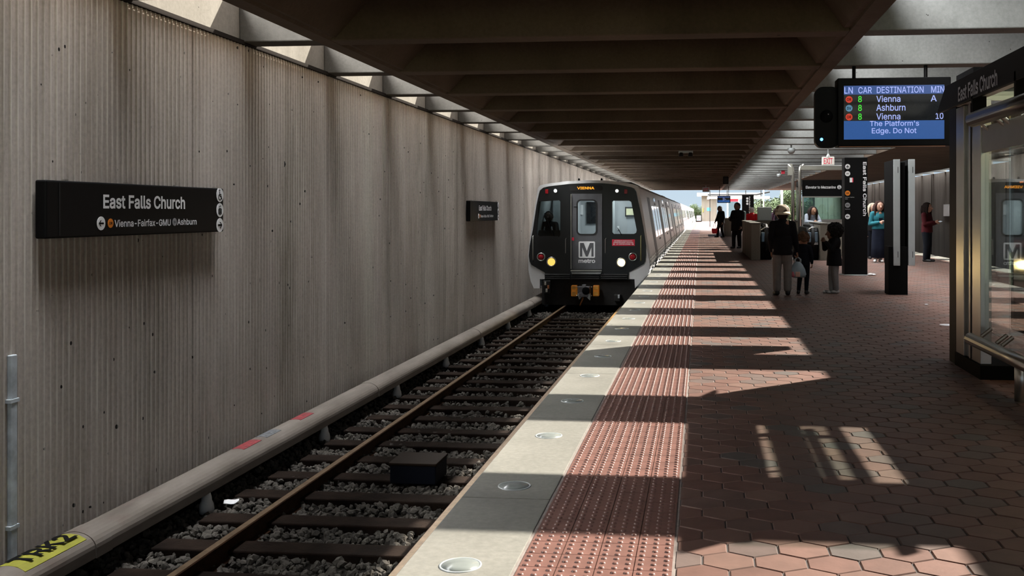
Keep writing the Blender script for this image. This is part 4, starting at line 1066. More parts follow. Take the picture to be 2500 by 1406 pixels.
# ------------------------------------------------------------------ far end of the platform
fb = thing('service_building', 'grey brown concrete block with blue sticker at the far end of the platform', 'building', (2.2, 150, 0))
x0b, z1b = at(1713,478,150); x1b, _ = at(1750,478,150)
MB().box(x0b-2.2,x1b-2.2,0,6,0,z1b).build('block', M['parapet'], fb); bx('roof_slab', M['pale_grey'], fb, x0b-2.9,x1b+4.5,-1,7,z1b,z1b+.45)
A = at(1726,515,150); B = at(1735,507,150); bx('blue_sticker', M['sky_blue'], fb, A[0]-2.2,B[0]-2.2,-.05,-.001,A[1],B[1])
A = at(1715.5,518,150); B = at(1717.5,508,150); bx('yellow_strip', M['yellow'], fb, A[0]-2.2,B[0]-2.2,-.05,-.001,A[1],B[1])
A = at(1726,487,150); B = at(1732,481,150); bx('lamp_box', M['white'], fb, A[0]-2.2,B[0]-2.2,-.3,-.001,A[1],B[1])
gs = thing('end_gate_sign', 'white sign in dark frame at the platform end beside the train', 'sign', (-.35, 140, 0))
MB().box(-.42,.42,0,.06,.0,1.0).build('frame', M['matt_black'], gs); bx('sign_face', M['white'], gs, -.3,.3,-.02,-.001,.16,.9); flat('prohibition_ring', [circ(0,0,.2,20), circ(0,0,.13,20)[::-1]], (0,-.022,.52), X1, Z1, .002, M['red_ink'], gs)
d2 = display(( at(1751,0,66)[0], BEAM0+25*PITCH-.15, at(0,497,66)[1]), at(1783,0,66)[0]-at(1751,0,66)[0], .47, 'smaller departure display far down the platform', False)
for x in (.15,.75): MB().tube([(x,.15,.47),(x,.15,ZC+.01-at(0,497,66)[1])], .02).build('hanger', M['matt_black'], d2)
pk = thing('distant_pylon', 'black pylon with white marks far down the platform', 'pylon', (at(1826,0,72)[0], 72, 0))
MB().box(-.42,.42,0,.4,0,at(0,479,72)[1]).build('shaft', M['black'], pk)
for yy in (487,493,499): flat('line_mark', [circ(0,0,.08,16)], (-.05,-.001,at(0,yy,72)[1]), X1, Z1, .002, M['white_ink'], pk)
text('station_name','East Falls Church',(.12,-.002,1.9),(0,0,-1),(1,0,0),M['white_ink'],pk,width=1.2,height=.09)
kk = thing('glass_kiosk', 'white framed glass kiosk with red band in the middle distance', 'kiosk', (at(1790,0,95)[0], 95, 0))
kw = at(1806,0,95)[0]-at(1776,0,95)[0]; kz = at(0,488,95)[1]
for x in (-kw/2, kw/2-.12): bx('post', M['white'], kk, x,x+.12,0,.12,0,kz)
bx('canopy', M['steel'], kk, -kw/2-.1,kw/2+.3,-.3,1.5,kz,kz+.12,.04); bx('red_band', M['red_ink'], kk, -kw/2+.12,kw/2-.12,.0,.06,kz-.25,kz); bx('pane', M['glass'], kk, -kw/2+.12,kw/2-.12,.05,.06,.1,kz-.25)
pg = thing('overhead_pipe_frame', 'steel pipe gantry above the far kiosks', 'frame', (1.5, 92, 0))
for z, r in ((3.0,.07),(2.72,.12)): MB().tube([(-.9,0,z),(3.6,0,z),(4.8,0,z+.25 if r<.1 else z)], r, 8).build('pipe', M['under'] if r<.1 else M['silver_paint'], pg, True)
for x in (-.7,.9,2.6,4.0): MB().tube([(x,0,0 if x in (-.7,4.0) else 2.7),(x,0,3.4)], .04, 8).build('post', M['under'], pg)
for i, xx in enumerate((1864.5, 1909)):
    lp = thing('lamp_post', ('slim grey steel post seen against the trees, left one' if i == 0 else 'wider pale steel post seen against the trees beside the cap'), 'post', (at(xx,0,88)[0], 88, 0))
    MB().tube([(0,0,0),(0,0,4.5)], .06+.05*i, 10).build('shaft', M['pale_grey'], lp, True); MB().lathe([(.16,0),(.16,.03)], seg=12).build('base_flange', M['pale_grey'], lp)
for i, (x0,x1) in enumerate(((1771,1786),)):
    wallbox('concrete_parapet', 'low concrete parapet behind the person with the red bag', at(x0,0,56)[0], at(x1,0,56)[0], 56, 62, 1.0, 1.0)
# trees
def tree(x, y, h, w, label, seed, zb=-1.62):
    rg = np.random.default_rng(seed); t_ = thing('leafy_tree', label, 'tree', (x, y, zb), 0, 'trees beyond the station')
    MB().tube([(0,0,0),(.1,0,h*.3),(0,.1,h*.6)], [.25,.18,.08], 8).tube([(.05,0,h*.35),(w*.3,.2,h*.6)], [.1,.04], 6).tube([(.05,0,h*.3),(-w*.3,-.2,h*.55)], [.1,.04], 6).build('trunk', M['bark'], t_, True)
    v = []; f = []
    cl = [(rg.normal(0,w*.24), rg.normal(0,w*.24), h*.62+rg.normal(0,h*.15), rg.uniform(.5,1)*w*.25) for _ in range(16)]
    for (a, b_, c_, r_) in cl:
        for _ in range(300):
            d_ = rg.normal(size=3); d_ /= np.linalg.norm(d_); p = np.array([a,b_,c_]) + d_*r_*rg.uniform(.6,1.05)
            q = rg.normal(size=3); q /= np.linalg.norm(q); s1 = np.cross(d_, q); s1 /= (np.linalg.norm(s1)+1e-6); s2 = np.cross(s1, d_+.6*q); s2 /= (np.linalg.norm(s2)+1e-6)
            L_ = rg.uniform(.08,.20); n_ = len(v)
            v += [tuple(p-s1*L_), tuple(p+s2*L_*.5), tuple(p+s1*L_), tuple(p-s2*L_*.5)]; f.append((n_,n_+1,n_+2,n_+3))
    MB().add(v, f).build('foliage', M['leaf'], t_)
for i, (px0, yy, top, w, lab) in enumerate(((1884,120,474,5.5,'rounded leafy tree beyond the platform above the grey sign panel'),(1912,140,478,4.5,'leafy tree beyond the platform just left of the cap'),(1934,112,466,4,'tall leafy tree beyond the platform against the steel posts'),(1866,150,486,4.5,'smaller leafy tree at left of the trees beyond the platform'),(1980,116,470,5,'leafy tree seen through the elevator glass, left'),(2034,130,476,5,'leafy tree seen through the elevator glass, right'),(1704,260,500,7,'hazy distant tree past the end of the train'),(1699,300,504,8,'hazy distant tree at the very end of the train'))):
    X_, z_ = at(px0, top, yy); tree(X_, yy, z_+1.62, w, lab, 30+i)
#PART3
# ------------------------------------------------------------------ people
def remesh(name, b, voxel, m, parent, smooth_it=3):
    me = bpy.data.meshes.new(name); me.from_pydata(b.v, [], b.f); me.update()
    o = bpy.data.objects.new('tmp', me); COL.objects.link(o)
    r = o.modifiers.new('r', 'REMESH'); r.mode = 'VOXEL'; r.voxel_size = voxel; r.use_smooth_shade = True
    s = o.modifiers.new('s', 'SMOOTH'); s.factor = 0.5; s.iterations = smooth_it
    new = eval_mesh(o); bpy.data.objects.remove(o); new.name = name
    q = link(name, new, m, parent, True)
    return q
def vlerp(a, b, t): return tuple(a[i]+(b[i]-a[i])*t for i in range(3))
def hand(b, w, d, nrm, side, H, curl=0.7):
    """palm, four unequal bent fingers and a thumb; d points to the fingertips, nrm out of the palm, side towards the thumb"""
    w = Vector(w); d = Vector(d).normalized(); n = Vector(nrm).normalized(); s = Vector(side).normalized()
    pl = .052*H
    for q in (-1, -.33, .33, 1): b.cap(w + s*q*.006*H, w + d*pl + s*q*.0165*H, .0085*H, .0085*H, 8)
    for i, (q, L) in enumerate(((1.05,.044),(.36,.050),(-.36,.047),(-1.05,.037))):
        p0 = w + d*pl + s*q*.0165*H
        p1 = p0 + (d*math.cos(curl*.6) + n*math.sin(curl*.6))*L*.55*H
        p2 = p1 + (d*math.cos(curl*1.7) + n*math.sin(curl*1.7))*L*.5*H
        b.cap(p0, p1, .0062*H, .0056*H, 8); b.cap(p1, p2, .0056*H, .0048*H, 8)
    t0 = w + d*.012*H + s*.016*H; t1 = t0 + (d*.7 + s*.7).normalized()*.026*H + n*.004*H; t2 = t1 + (d*.95 + s*.25 + n*.35).normalized()*.022*H
    b.cap(t0, t1, .0078*H, .0066*H, 8); b.cap(t1, t2, .0066*H, .0054*H, 8)
BASEJ = dict(pelvis=(0,0,.53), waist=(0,0,.60), chest=(0,.005,.72), neck=(0,.008,.835), head=(0,-.008,.925),
    hipL=(.052,0,.515), kneeL=(.055,-.012,.285), ankL=(.056,.008,.050), toeL=(.066,-.085,.018),
    hipR=(-.052,0,.515), kneeR=(-.055,-.012,.285), ankR=(-.056,.008,.050), toeR=(-.066,-.085,.018),
    shL=(.112,.008,.800), elL=(.138,.018,.635), wrL=(.142,-.030,.490), shR=(-.112,.008,.800), elR=(-.138,.018,.635), wrR=(-.142,-.030,.490))
SKIN = {k: mat('skin_'+k, c, .55, 0, .06, 8) for k, c in (('light',(.48,.27,.19)),('tan',(.33,.17,.10)),('deep',(.13,.065,.04)))}
CLOTH = {}
def cloth(name, c, var=.14): 
    if name not in CLOTH: CLOTH[name] = mat(name, c, .85, 0, var, 12, .25, spec=.2)
    return CLOTH[name]
def person(label, X, Y, face, H, J=None, skin='tan', head=1.0, voxel=.009, hair=None, top=None, legs=None, skirt=None, shoes=None,
           bulk=1.0, hem=.50, curlL=.8, curlR=.8, eyes=False, z=0.0, group=None, sit=False):
    """face = heading of the nose in degrees; 0 looks towards the camera (-Y)"""
    p = thing('person', label, 'person', (X, Y, z), math.radians(face), group)
    j = dict(BASEJ); j.update(J or {}); P = {k: Vector(v)*H for k, v in j.items()}
    b = MB(); hr = .068*H*head; hc = P['head']
    # body: head with jaw, nose and ears, neck, trunk, limbs, hands and feet in one surface
    b.ell(hc, (hr*.98, hr*1.15, hr*1.22), 18, 12); b.ell(hc+Vector((0,-hr*.28,-hr*.55)), (hr*.72, hr*.78, hr*.72), 14, 9)
    b.cap(hc+Vector((0,-hr*1.10,hr*.02)), hc+Vector((0,-hr*1.30,-hr*.28)), hr*.13, hr*.19, 8)
    for s in (-1, 1): b.ell(hc+Vector((s*hr*1.0, hr*.08, -hr*.08)), (hr*.14, hr*.24, hr*.34), 8, 6)
    b.cap(P['neck']-Vector((0,0,.02*H)), hc-Vector((0,-hr*.1,hr*.5)), .036*H, .034*H)
    b.cap(P['shL']*.55+P['shR']*.45, P['shR']*.75+P['shL']*.25, .05*H, .05*H); b.cap(P['shL']*.85+P['shR']*.15, P['shR']*.85+P['shL']*.15, .042*H, .042*H)
    b.ell(P['chest']+Vector((0,0,.015*H)), (.098*H*bulk, .068*H*bulk, .115*H)); b.ell(P['waist'], (.082*H*bulk, .062*H*bulk, .09*H)); b.ell(P['pelvis'], (.092*H*bulk, .07*H*bulk, .075*H))
    for s in 'LR':
        b.cap(P['hip'+s], P['knee'+s], .056*H, .037*H); b.cap(P['knee'+s], P['ank'+s], .037*H, .022*H)
        b.cap(P['ank'+s]-Vector((0,-.012*H,.022*H)), P['toe'+s], .022*H, .016*H)
        b.cap(P['sh'+s], P['el'+s], .032*H, .025*H); b.cap(P['el'+s], P['wr'+s], .025*H, .017*H)
        d = (P['wr'+s]-P['el'+s]).normalized(); sg = 1 if s == 'L' else -1
        inward = Vector((-sg,0,0)); inward -= d*inward.dot(d)
        if inward.length < .2: inward = Vector((0,0,1)) - d*d.z
        inward.normalize(); th_ = Vector((0,-1,0)) - d*(-d.y)
        th_ -= inward*th_.dot(inward)
        if th_.length < .2: th_ = d.cross(inward)
        hand(b, P['wr'+s]+d*.012*H, d, inward, th_.normalized(), H, curlL if s == 'L' else curlR)
    body = remesh('body', b, voxel*.8, SKIN[skin], p, 2)
    if eyes:
        for s in (-1, 1):
            MB().ell(hc+Vector((s*hr*.38,-hr*.98,hr*.10)), (hr*.13,hr*.10,hr*.08), 10, 7).build('eye', M['white'], body, True)
            MB().ell(hc+Vector((s*hr*.38,-hr*1.07,hr*.10)), (hr*.06,hr*.04,hr*.06), 8, 6).build('iris', M['matt_black'], body, True)
            MB().cap(hc+Vector((s*hr*.20,-hr*1.02,hr*.30)), hc+Vector((s*hr*.56,-hr*.93,hr*.30)), hr*.045, hr*.035, 8).build('eyebrow', M['bark'], body, True)
        MB().ell(hc+Vector((0,-hr*1.03,-hr*.62)), (hr*.26,hr*.10,hr*.09), 10, 7).build('lips', cloth('lip_colour', (.35,.08,.08)), body, True)
    if legs:
        b = MB(); k = legs.get('w', 1.18)
        b.ell(P['pelvis'], (.098*H*bulk, .078*H*bulk, .075*H))
        for s in 'LR':
            e = P['ank'+s] + (P['knee'+s]-P['ank'+s])*legs.get('up', .02)
            b.cap(P['hip'+s], P['knee'+s], .057*H*k, .043*H*k); b.cap(P['knee'+s], e, .043*H*k, legs.get('cuff', .034)*H*k)
        remesh('trousers', b, voxel, cloth(*legs['c']), p)
    if skirt:
        prf = [(.10*H*bulk,.60*H),(.108*H*bulk,.53*H),(.115*H*bulk,.42*H),(.118*H*bulk,.25*H),(.125*H*bulk,.075*H),(.118*H*bulk,.072*H),(.09*H,.3*H),(.09*H,.5*H)]
        o = MB(); seg = 36
        for (r_, h_) in prf:
            for q in range(seg):
                a = 2*math.pi*q/seg; w_ = 1 + .06*math.sin(a*7)*(1 - h_/(.6*H))
                o.v.append((r_*w_*math.cos(a), r_*w_*.78*math.sin(a), h_))
        for i in range(len(prf)-1):
            for q in range(seg): o.f.append((i*seg+q, i*seg+(q+1)%seg, (i+1)*seg+(q+1)%seg, (i+1)*seg+q))
        o.build('skirt', cloth(*skirt), p, True)
    if top:
        b = MB(); f = top.get('w', 1.12); hz = top.get('hem', hem)*H
        b.cap(P['shL']*.86+P['shR']*.14, P['shR']*.86+P['shL']*.14, .047*H, .047*H)
        b.ell(P['chest']+Vector((0,0,.01*H)), (.102*H*bulk*f, .074*H*bulk*f, .118*H)); b.ell(P['waist'], (.096*H*bulk*f, .072*H*bulk*f, .10*H))
        # straight lower edge
        wv = []; seg = 28
        zs = [P['waist'].z+.06*H, P['waist'].z, (P['waist'].z+hz)/2, hz]; fl = top.get('flare', 1.0)
        rr_ = [.098, .101, .104*fl, .106*fl]
        n0 = len(b.v)
        for z_, r_ in zip(zs, rr_):
            for q in range(seg):
                a = 2*math.pi*q/seg; b.v.append((r_*H*bulk*f*math.cos(a), r_*.77*H*bulk*f*math.sin(a), z_))
        for i in range(3):
            for q in range(seg): b.f.append((n0+i*seg+q, n0+(i+1)*seg+q, n0+(i+1)*seg+(q+1)%seg, n0+i*seg+(q+1)%seg))
        b.f.append(tuple(n0+q for q in range(seg))); b.f.append(tuple(n0+3*seg+q for q in range(seg-1,-1,-1)))
        for s in 'LR':
            sl_ = top.get('sleeve', .95)
            b.cap(P['sh'+s], P['el'+s], .040*H*f, .034*H*f); b.cap(P['el'+s], vlerp(P['el'+s], P['wr'+s], sl_), .034*H*f, .025*H*f)
        if top.get('collar', True): b.cap(P['neck']-Vector((0,0,.03*H)), P['neck']+Vector((0,.004*H,.014*H)), .060*H, .047*H)
        remesh('jacket' if top.get('jacket', True) else 'top', b, voxel, cloth(*top['c']), p)
    if shoes:
        for s in 'LR':
            b = MB(); a_ = P['ank'+s]; t_ = P['toe'+s]
            b.cap(a_+Vector((0,.018*H,-.022*H)), Vector((t_.x, t_.y-.008*H, .020*H)), .030*H, .021*H); b.cap(a_+Vector((0,.006*H,-.012*H)), a_+Vector((0,.004*H,.012*H)), .031*H, .027*H)
            zmin = 0.002 if not sit else -1
            b.v = [(q[0], q[1], max(q[2], zmin)) for q in b.v]
            so2 = remesh('shoe', b, voxel*.8, shoes[0], p)
            if len(shoes) > 1:
                d_ = (t_-a_); d_.z = 0; d_.normalize(); sd = Vector((-d_.y, d_.x, 0))
                for q in (.25, .42, .6, .78):
                    for sg in (-1, 1):
                        c0 = a_ + (Vector((t_.x,t_.y,0))-Vector((a_.x,a_.y,0)))*q
                        MB().cap((c0.x+sd.x*.027*H*sg, c0.y+sd.y*.027*H*sg, .012*H), (c0.x+d_.x*.012*H+sd.x*.012*H*sg, c0.y+d_.y*.012*H+sd.y*.012*H*sg, .044*H), .004*H, .004*H, 6).build('stripe', shoes[1], so2, True)
    if hair:
        b = MB(); st = hair['style']
        if st == 'short': b.ell(hc+Vector((0,hr*.10,hr*.18)), (hr*1.06,hr*1.18,hr*1.16)); b.ell(hc+Vector((0,hr*.42,-hr*.25)), (hr*.94,hr*.82,hr*.8))
        if st in ('short',):  # keep the face free
            b.v = [(v_[0], max(v_[1], hc.y-hr*.80+max(0, hc.z+hr*.55-v_[2])*1.1), v_[2]) for v_ in b.v]
        if st == 'curly':
            rg = np.random.default_rng(hair.get('seed', 3))
            for _ in range(90):
                d_ = rg.normal(size=3); d_ /= np.linalg.norm(d_)
                if d_[2] < -.45 or (d_[1] < -.55 and d_[2] < .45): continue
                q = hc + Vector((d_[0]*hr*1.05, d_[1]*hr*1.12+hr*.08, d_[2]*hr*1.15+hr*.1)); rr2 = hr*rg.uniform(.2,.32); b.ell(q, (rr2,)*3, 7, 5)
            b.ell(hc+Vector((0,hr*.15,hr*.2)), (hr*1.02,hr*1.1,hr*1.1))
        if st == 'afro':
            rg = np.random.default_rng(9); R_ = hr*1.62
            b.ell(hc+Vector((0,hr*.42,hr*.42)), (R_*.95,R_*.92,R_*.88))
            for _ in range(170):
                d_ = rg.normal(size=3); d_ /= np.linalg.norm(d_)
                if d_[1] < -.72 and d_[2] < .35: continue
                q = hc + Vector((0,hr*.42,hr*.42)) + Vector(tuple(d_*R_*.9)); rr2 = hr*rg.uniform(.16,.30); b.ell(q, (rr2,)*3, 6, 5)
        if st == 'long':
            rg = np.random.default_rng(5)
            b.ell(hc+Vector((0,hr*.15,hr*.22)), (hr*1.12,hr*1.15,hr*1.14))
            for s in (-1, 1):
                for q in range(9):
                    y0_ = -hr*.55 + q*hr*.18; L_ = rg.uniform(2.0, 2.7)*hr
                    path = [hc+Vector((s*hr*.55, y0_*.6, hr*1.05)), hc+Vector((s*hr*1.05, y0_+hr*.1, hr*.1)), hc+Vector((s*hr*(1.12+.15*rg.random()), y0_+hr*.15, -hr*.8)), hc+Vector((s*hr*(1.0+.3*rg.random()), y0_+hr*.1, -L_))]
                    b.tube(path, [hr*.2,hr*.24,hr*.25,hr*.12], 8)
            for q in range(7): b.tube([hc+Vector(((q-3)*hr*.3, hr*1.0, hr*.5)), hc+Vector(((q-3)*hr*.33, hr*1.15, -hr*.6)), hc+Vector(((q-3)*hr*.36, hr*1.0, -hr*2.4))], [hr*.25,hr*.26,hr*.14], 8)
            b.v = [v_ if not (abs(v_[0]-hc.x) < hr*.62 and v_[1] < hc.y-hr*.5 and v_[2] < hc.z+hr*.45) else (v_[0], hc.y-hr*.5, v_[2]) for v_ in b.v]
        if st == 'beanie': b.ell(hc+Vector((0,hr*.06,hr*.25)), (hr*1.1,hr*1.2,hr*1.12)); b.v = [(v_[0], v_[1], max(v_[2], hc.z+hr*.15)) for v_ in b.v]
        remesh('hair' if st != 'beanie' else 'knit_cap', b, voxel*.7, cloth(*hair['c']), p, 2 if st in ('short','long') else 1)
    return p, P, body, hr

dark = ('black_jacket_cloth', (.0045,.0045,.0055)); navy = ('dark_navy_cloth', (.005,.0065,.011)); shoe_b = mat('black_shoe', (.006,.0055,.0055), .6)
# 1 - person in the cap, seen from behind
pm, PM, bm2, hr = person('person in beige patterned cap and black jacket seen from behind, holding a plastic bag', 1.335, 16.45, 180, 1.46,
    J=dict(ankL=(.062,.008,.05), ankR=(-.056,.008,.05), toeL=(.085,-.07,.018), toeR=(-.075,-.08,.018), kneeL=(.062,-.01,.285), kneeR=(-.058,-.01,.285),
           elR=(-.138,.01,.64), wrR=(-.165,-.05,.50), elL=(.132,.02,.64), wrL=(.12,-.06,.50), shL=(.108,.008,.80), shR=(-.108,.008,.80)),
    skin='tan', head=1.02, voxel=.010, bulk=1.0, legs=dict(c=('grey_beige_trousers', (.20,.185,.17)), w=1.12, cuff=.040, up=.10), top=dict(c=dark, w=1.10, hem=.455, flare=.98), shoes=[shoe_b], curlR=1.5,
    hair=dict(style='short', c=('dark_hair', (.02,.015,.012))))
hc = PM['head']
t = NT('patterned_cap_cloth'); vn = t.new('ShaderNodeTexVoronoi'); vn.inputs['Scale'].default_value = 22; t.l.new(t.pos(), vn.inputs['Vector'])
t.base(t.ramp(vn.outputs['Color'], [(.0,(.52,.45,.35)),(.35,(.50,.43,.33)),(.4,(.12,.085,.06)),(.6,(.24,.18,.13)),(.7,(.55,.48,.38))])); t.b.inputs['Roughness'].default_value = .9
cp_ = MB().lathe([(hr*1.16,-.1*hr),(hr*1.18,.3*hr),(hr*1.10,.75*hr),(hr*.85,1.12*hr),(hr*.45,1.32*hr),(hr*.06,1.37*hr)], (0,0,0), 24)
cp_.v = [(v_[0]+hc.x, v_[1]*1.12+hc.y+hr*.05, v_[2]+hc.z+hr*.12) for v_ in cp_.v]
capo = cp_.build('cap', t.m, pm, True)
cb = cloth('cream_cap_band', (.62,.55,.42)); n_ = 13; vv = []
for i in range(n_):
    a = math.pi*(.12+.76*i/(n_-1)); vv += [(hc.x+hr*1.17*math.cos(a), hc.y+hr*.05+hr*1.30*math.sin(a), hc.z+hr*.26), (hc.x+hr*1.30*math.cos(a), hc.y+hr*.05+hr*1.62*math.sin(a), hc.z-hr*.22)]
o = MB().add(vv, [(2*i,2*i+1,2*i+3,2*i+2) for i in range(n_-1)]).build('brim', cb, capo, True); s_ = o.modifiers.new('t','SOLIDIFY'); s_.thickness = .006; s_.offset = 1
MB().lathe([(hr*1.185,-.12*hr),(hr*1.20,.1*hr),(hr*1.17,.1*hr)], (0,0,0), 24).build('tmp_band', cb, capo, True)
q_ = bpy.data.objects['tmp_band']; q_.name = 'cap_band'; q_.location = (hc.x, hc.y+hr*.05, hc.z+hr*.12); q_.scale = (1,1.12,1)
# bag in that hand: handles end in the fist
def plastic_bag(c, top, label):
    g_ = thing('plastic_bag', label, 'bag', c)
    b = MB(); seg = 20; prf = [(.055,-.255),(.115,-.25),(.128,-.20),(.118,-.12),(.085,-.05),(.045,.0)]
    rg = np.random.default_rng(4)
    for (r_, h_) in prf:
        for q in range(seg):
            a = 2*math.pi*q/seg; w_ = 1+.10*math.sin(3*a+h_*20)+.05*rg.normal(); b.v.append((r_*w_*math.cos(a), r_*w_*.6*math.sin(a), h_+.004*rg.normal()))
    for i in range(len(prf)-1):
        for q in range(seg): b.f.append((i*seg+q,i*seg+(q+1)%seg,(i+1)*seg+(q+1)%seg,(i+1)*seg+q))
    b.f.append(tuple(range(seg-1,-1,-1))); b.f.append(tuple((len(prf)-1)*seg+q for q in range(seg)))
    sk = b.build('sack', mat('pale_blue_film', (.36,.46,.52), .3), g_, True)
    for s in (-1, 1): MB().tube([(s*.04,0,-.02),(s*.045,0,.04),(s*.012,0,top),(-s*.0,.0,top+.005)], [.018,.014,.010,.008], 8).build('handle', mat('pale_film_handle', (.42,.50,.55), .35), g_, True)
    MB().ell((-.075,-.048,-.205), (.045,.02,.05)).build('pink_package', mat('pink_carton', (.60,.16,.20), .5), g_, True)
    bx('peach_package', mat('peach_carton', (.72,.45,.36), .5), g_, -.045,.03,-.088,-.06,-.245,-.16,.006)
    return g_
def world(o, v): return Matrix.Rotation(o.rotation_euler[2], 4, 'Z') @ Vector(v) + Vector(o.location)
hR = world(pm, PM['wrR'] + (PM['wrR']-PM['elR']).normalized()*.11)
plastic_bag((hR.x, hR.y, hR.z-.085), .07, 'pale blue plastic carrier bag with pink package, hanging from the hand of the capped person')
# 2 - small child beside
person('small child with short curly hair in dark clothes, standing close beside the capped person', 1.70, 16.72, 165, 1.03, skin='tan', head=1.28, voxel=.009, bulk=1.0,
    J=dict(head=(0,-.008,.90), neck=(0,.008,.80), shL=(.10,.008,.765), shR=(-.10,.008,.765), elL=(.14,.0,.62), elR=(-.135,.01,.62), wrL=(.13,-.05,.5), wrR=(-.13,-.06,.5), ankL=(.075,.01,.05), ankR=(-.05,.01,.05), toeL=(.10,-.09,.018), toeR=(-.06,-.1,.018)),
    hair=dict(style='curly', c=('brown_curly_hair', (.10,.055,.03))), legs=dict(c=navy, w=1.0, cuff=.032, up=.06), top=dict(c=navy, w=.98, hem=.46), shoes=[shoe_b])
# 3 - child with the round hair
person('child with big round dark hair, black jacket, grey trousers and striped shoes, facing left', 2.235, 16.92, -80, 1.17, skin='deep', head=1.15, voxel=.009, bulk=1.08,
    J=dict(head=(0,-.02,.87), neck=(0,0,.79), shL=(.10,0,.755), shR=(-.10,0,.755), elL=(.13,-.075,.64), elR=(-.13,-.10,.64), wrL=(.04,-.135,.74), wrR=(-.035,-.15,.75), ankL=(.035,.02,.05), ankR=(-.03,-.03,.05), toeL=(.04,-.085,.018), toeR=(-.035,-.135,.018), kneeL=(.05,.0,.28), kneeR=(-.045,-.03,.28), waist=(0,.01,.58)),
    hair=dict(style='afro', c=('black_afro_hair', (.006,.005,.0045))), legs=dict(c=('light_grey_trousers', (.26,.26,.265)), w=1.1, cuff=.036, up=.06), top=dict(c=dark, w=1.12, hem=.40, flare=1.08),
    shoes=[mat('pale_trainer', (.50,.50,.50), .5), M['matt_black']])
# 4 - woman in the teal cardigan
pw, PWJ, bw, hr = person('person in teal cardigan and long dark skirt with curly dark hair, looking at a phone', 4.86, 27.6, 8, 1.66, skin='light', voxel=.011, eyes=True, bulk=1.08,
    J=dict(elR=(-.150,.0,.63), wrR=(-.045,-.135,.66), elL=(.15,.03,.63), wrL=(.15,-.01,.47), ankR=(-.075,-.03,.05), toeR=(-.115,-.115,.018), ankL=(.02,.0,.05), toeL=(.02,-.10,.018)),
    hair=dict(style='long', c=('dark_auburn_hair', (.035,.014,.010))), skirt=('midnight_skirt', (.006,.009,.020)), top=dict(c=('teal_knit', (.022,.14,.17)), w=1.06, hem=.545, collar=False, flare=1.03), shoes=[mat('white_shoe', (.58,.57,.55), .5)], curlR=1.2)
hr_ = PWJ['head']; MB().prism([(-.055,1.215),(.05,1.215),(.045,.95),(-.045,.95)], 'y', -.142, -.125).build('dark_top', cloth('midnight_top', (.006,.008,.016)), pw, bevel=.012)
MB().ell((0,-.088,1.325), (.048,.016,.06), 12, 8).build('neckline', SKIN['light'], pw, True)
hw = world(pw, PWJ['wrR'] + (PWJ['wrR']-PWJ['elR']).normalized()*.13)
def phone(c, rz, label):
    f_ = thing('mobile_phone', label, 'phone', c, rz)
    bx('phone_case', M['pale_grey'], f_, -.075,.075,-.037,.037,-.005,.004,.003); bx('screen', glow('phone_screen', (.6,.65,.7), .5), f_, -.068,.068,-.033,.033,.0041,.005); f_.rotation_euler = (.25,-.2,rz)
phone((hw.x+.04, hw.y-.005, hw.z+.022), math.radians(-25), 'mobile phone held by the person in the teal cardigan')
# 5 - person in dark red
p5, P5, b5, hr = person('person in dark red top reading a phone, half hidden behind the grey display column', 6.22, 28.0, 55, 1.62, skin='light', voxel=.012,
    J=dict(elR=(-.14,-.02,.64), wrR=(-.06,-.15,.68), elL=(.14,-.02,.64), wrL=(.055,-.15,.67)), eyes=True, hair=dict(style='long', c=('near_black_hair', (.02,.012,.010))),
    legs=dict(c=navy), top=dict(c=('dark_red_knit', (.06,.007,.010)), hem=.50), shoes=[shoe_b], curlR=1.1)
h5 = world(p5, (P5['wrR']+P5['wrL'])/2 + Vector((0,-.11,.02))); phone((h5.x+.02,h5.y-.02,h5.z), math.radians(55), 'mobile phone held by the person in dark red')
# striped bag on the floor
sb_ = thing('striped_bag', 'bag with broad black and cream stripes on the floor by the display column', 'bag', (5.22, 27.3, 0))
t = NT('striped_canvas'); wv = t.new('ShaderNodeTexWave', wave_type='BANDS', bands_direction='Z'); wv.inputs['Scale'].default_value = 3.4; wv.inputs['Distortion'].default_value = 1.6; wv.inputs['Detail'].default_value = 1; t.l.new(t.pos(), wv.inputs['Vector'])
t.base(t.ramp(wv.outputs['Fac'], [(.42,(.02,.016,.014)),(.5,(.55,.49,.40))])); t.b.inputs['Roughness'].default_value = .85
MB().hexa([(-.17,-.12,0),(.17,-.12,0),(.17,.12,0),(-.17,.12,0)], [(-.20,-.06,.40),(.20,-.06,.40),(.20,.06,.40),(-.20,.06,.40)]).build('bag_body', t.m, sb_, bevel=.03)
for y in (-.06,.06): MB().tube([(-.1,y,.39),(-.07,y,.52),(.07,y,.52),(.1,y,.39)], .012, 8).build('bag_handle', M['bark'], sb_, True)
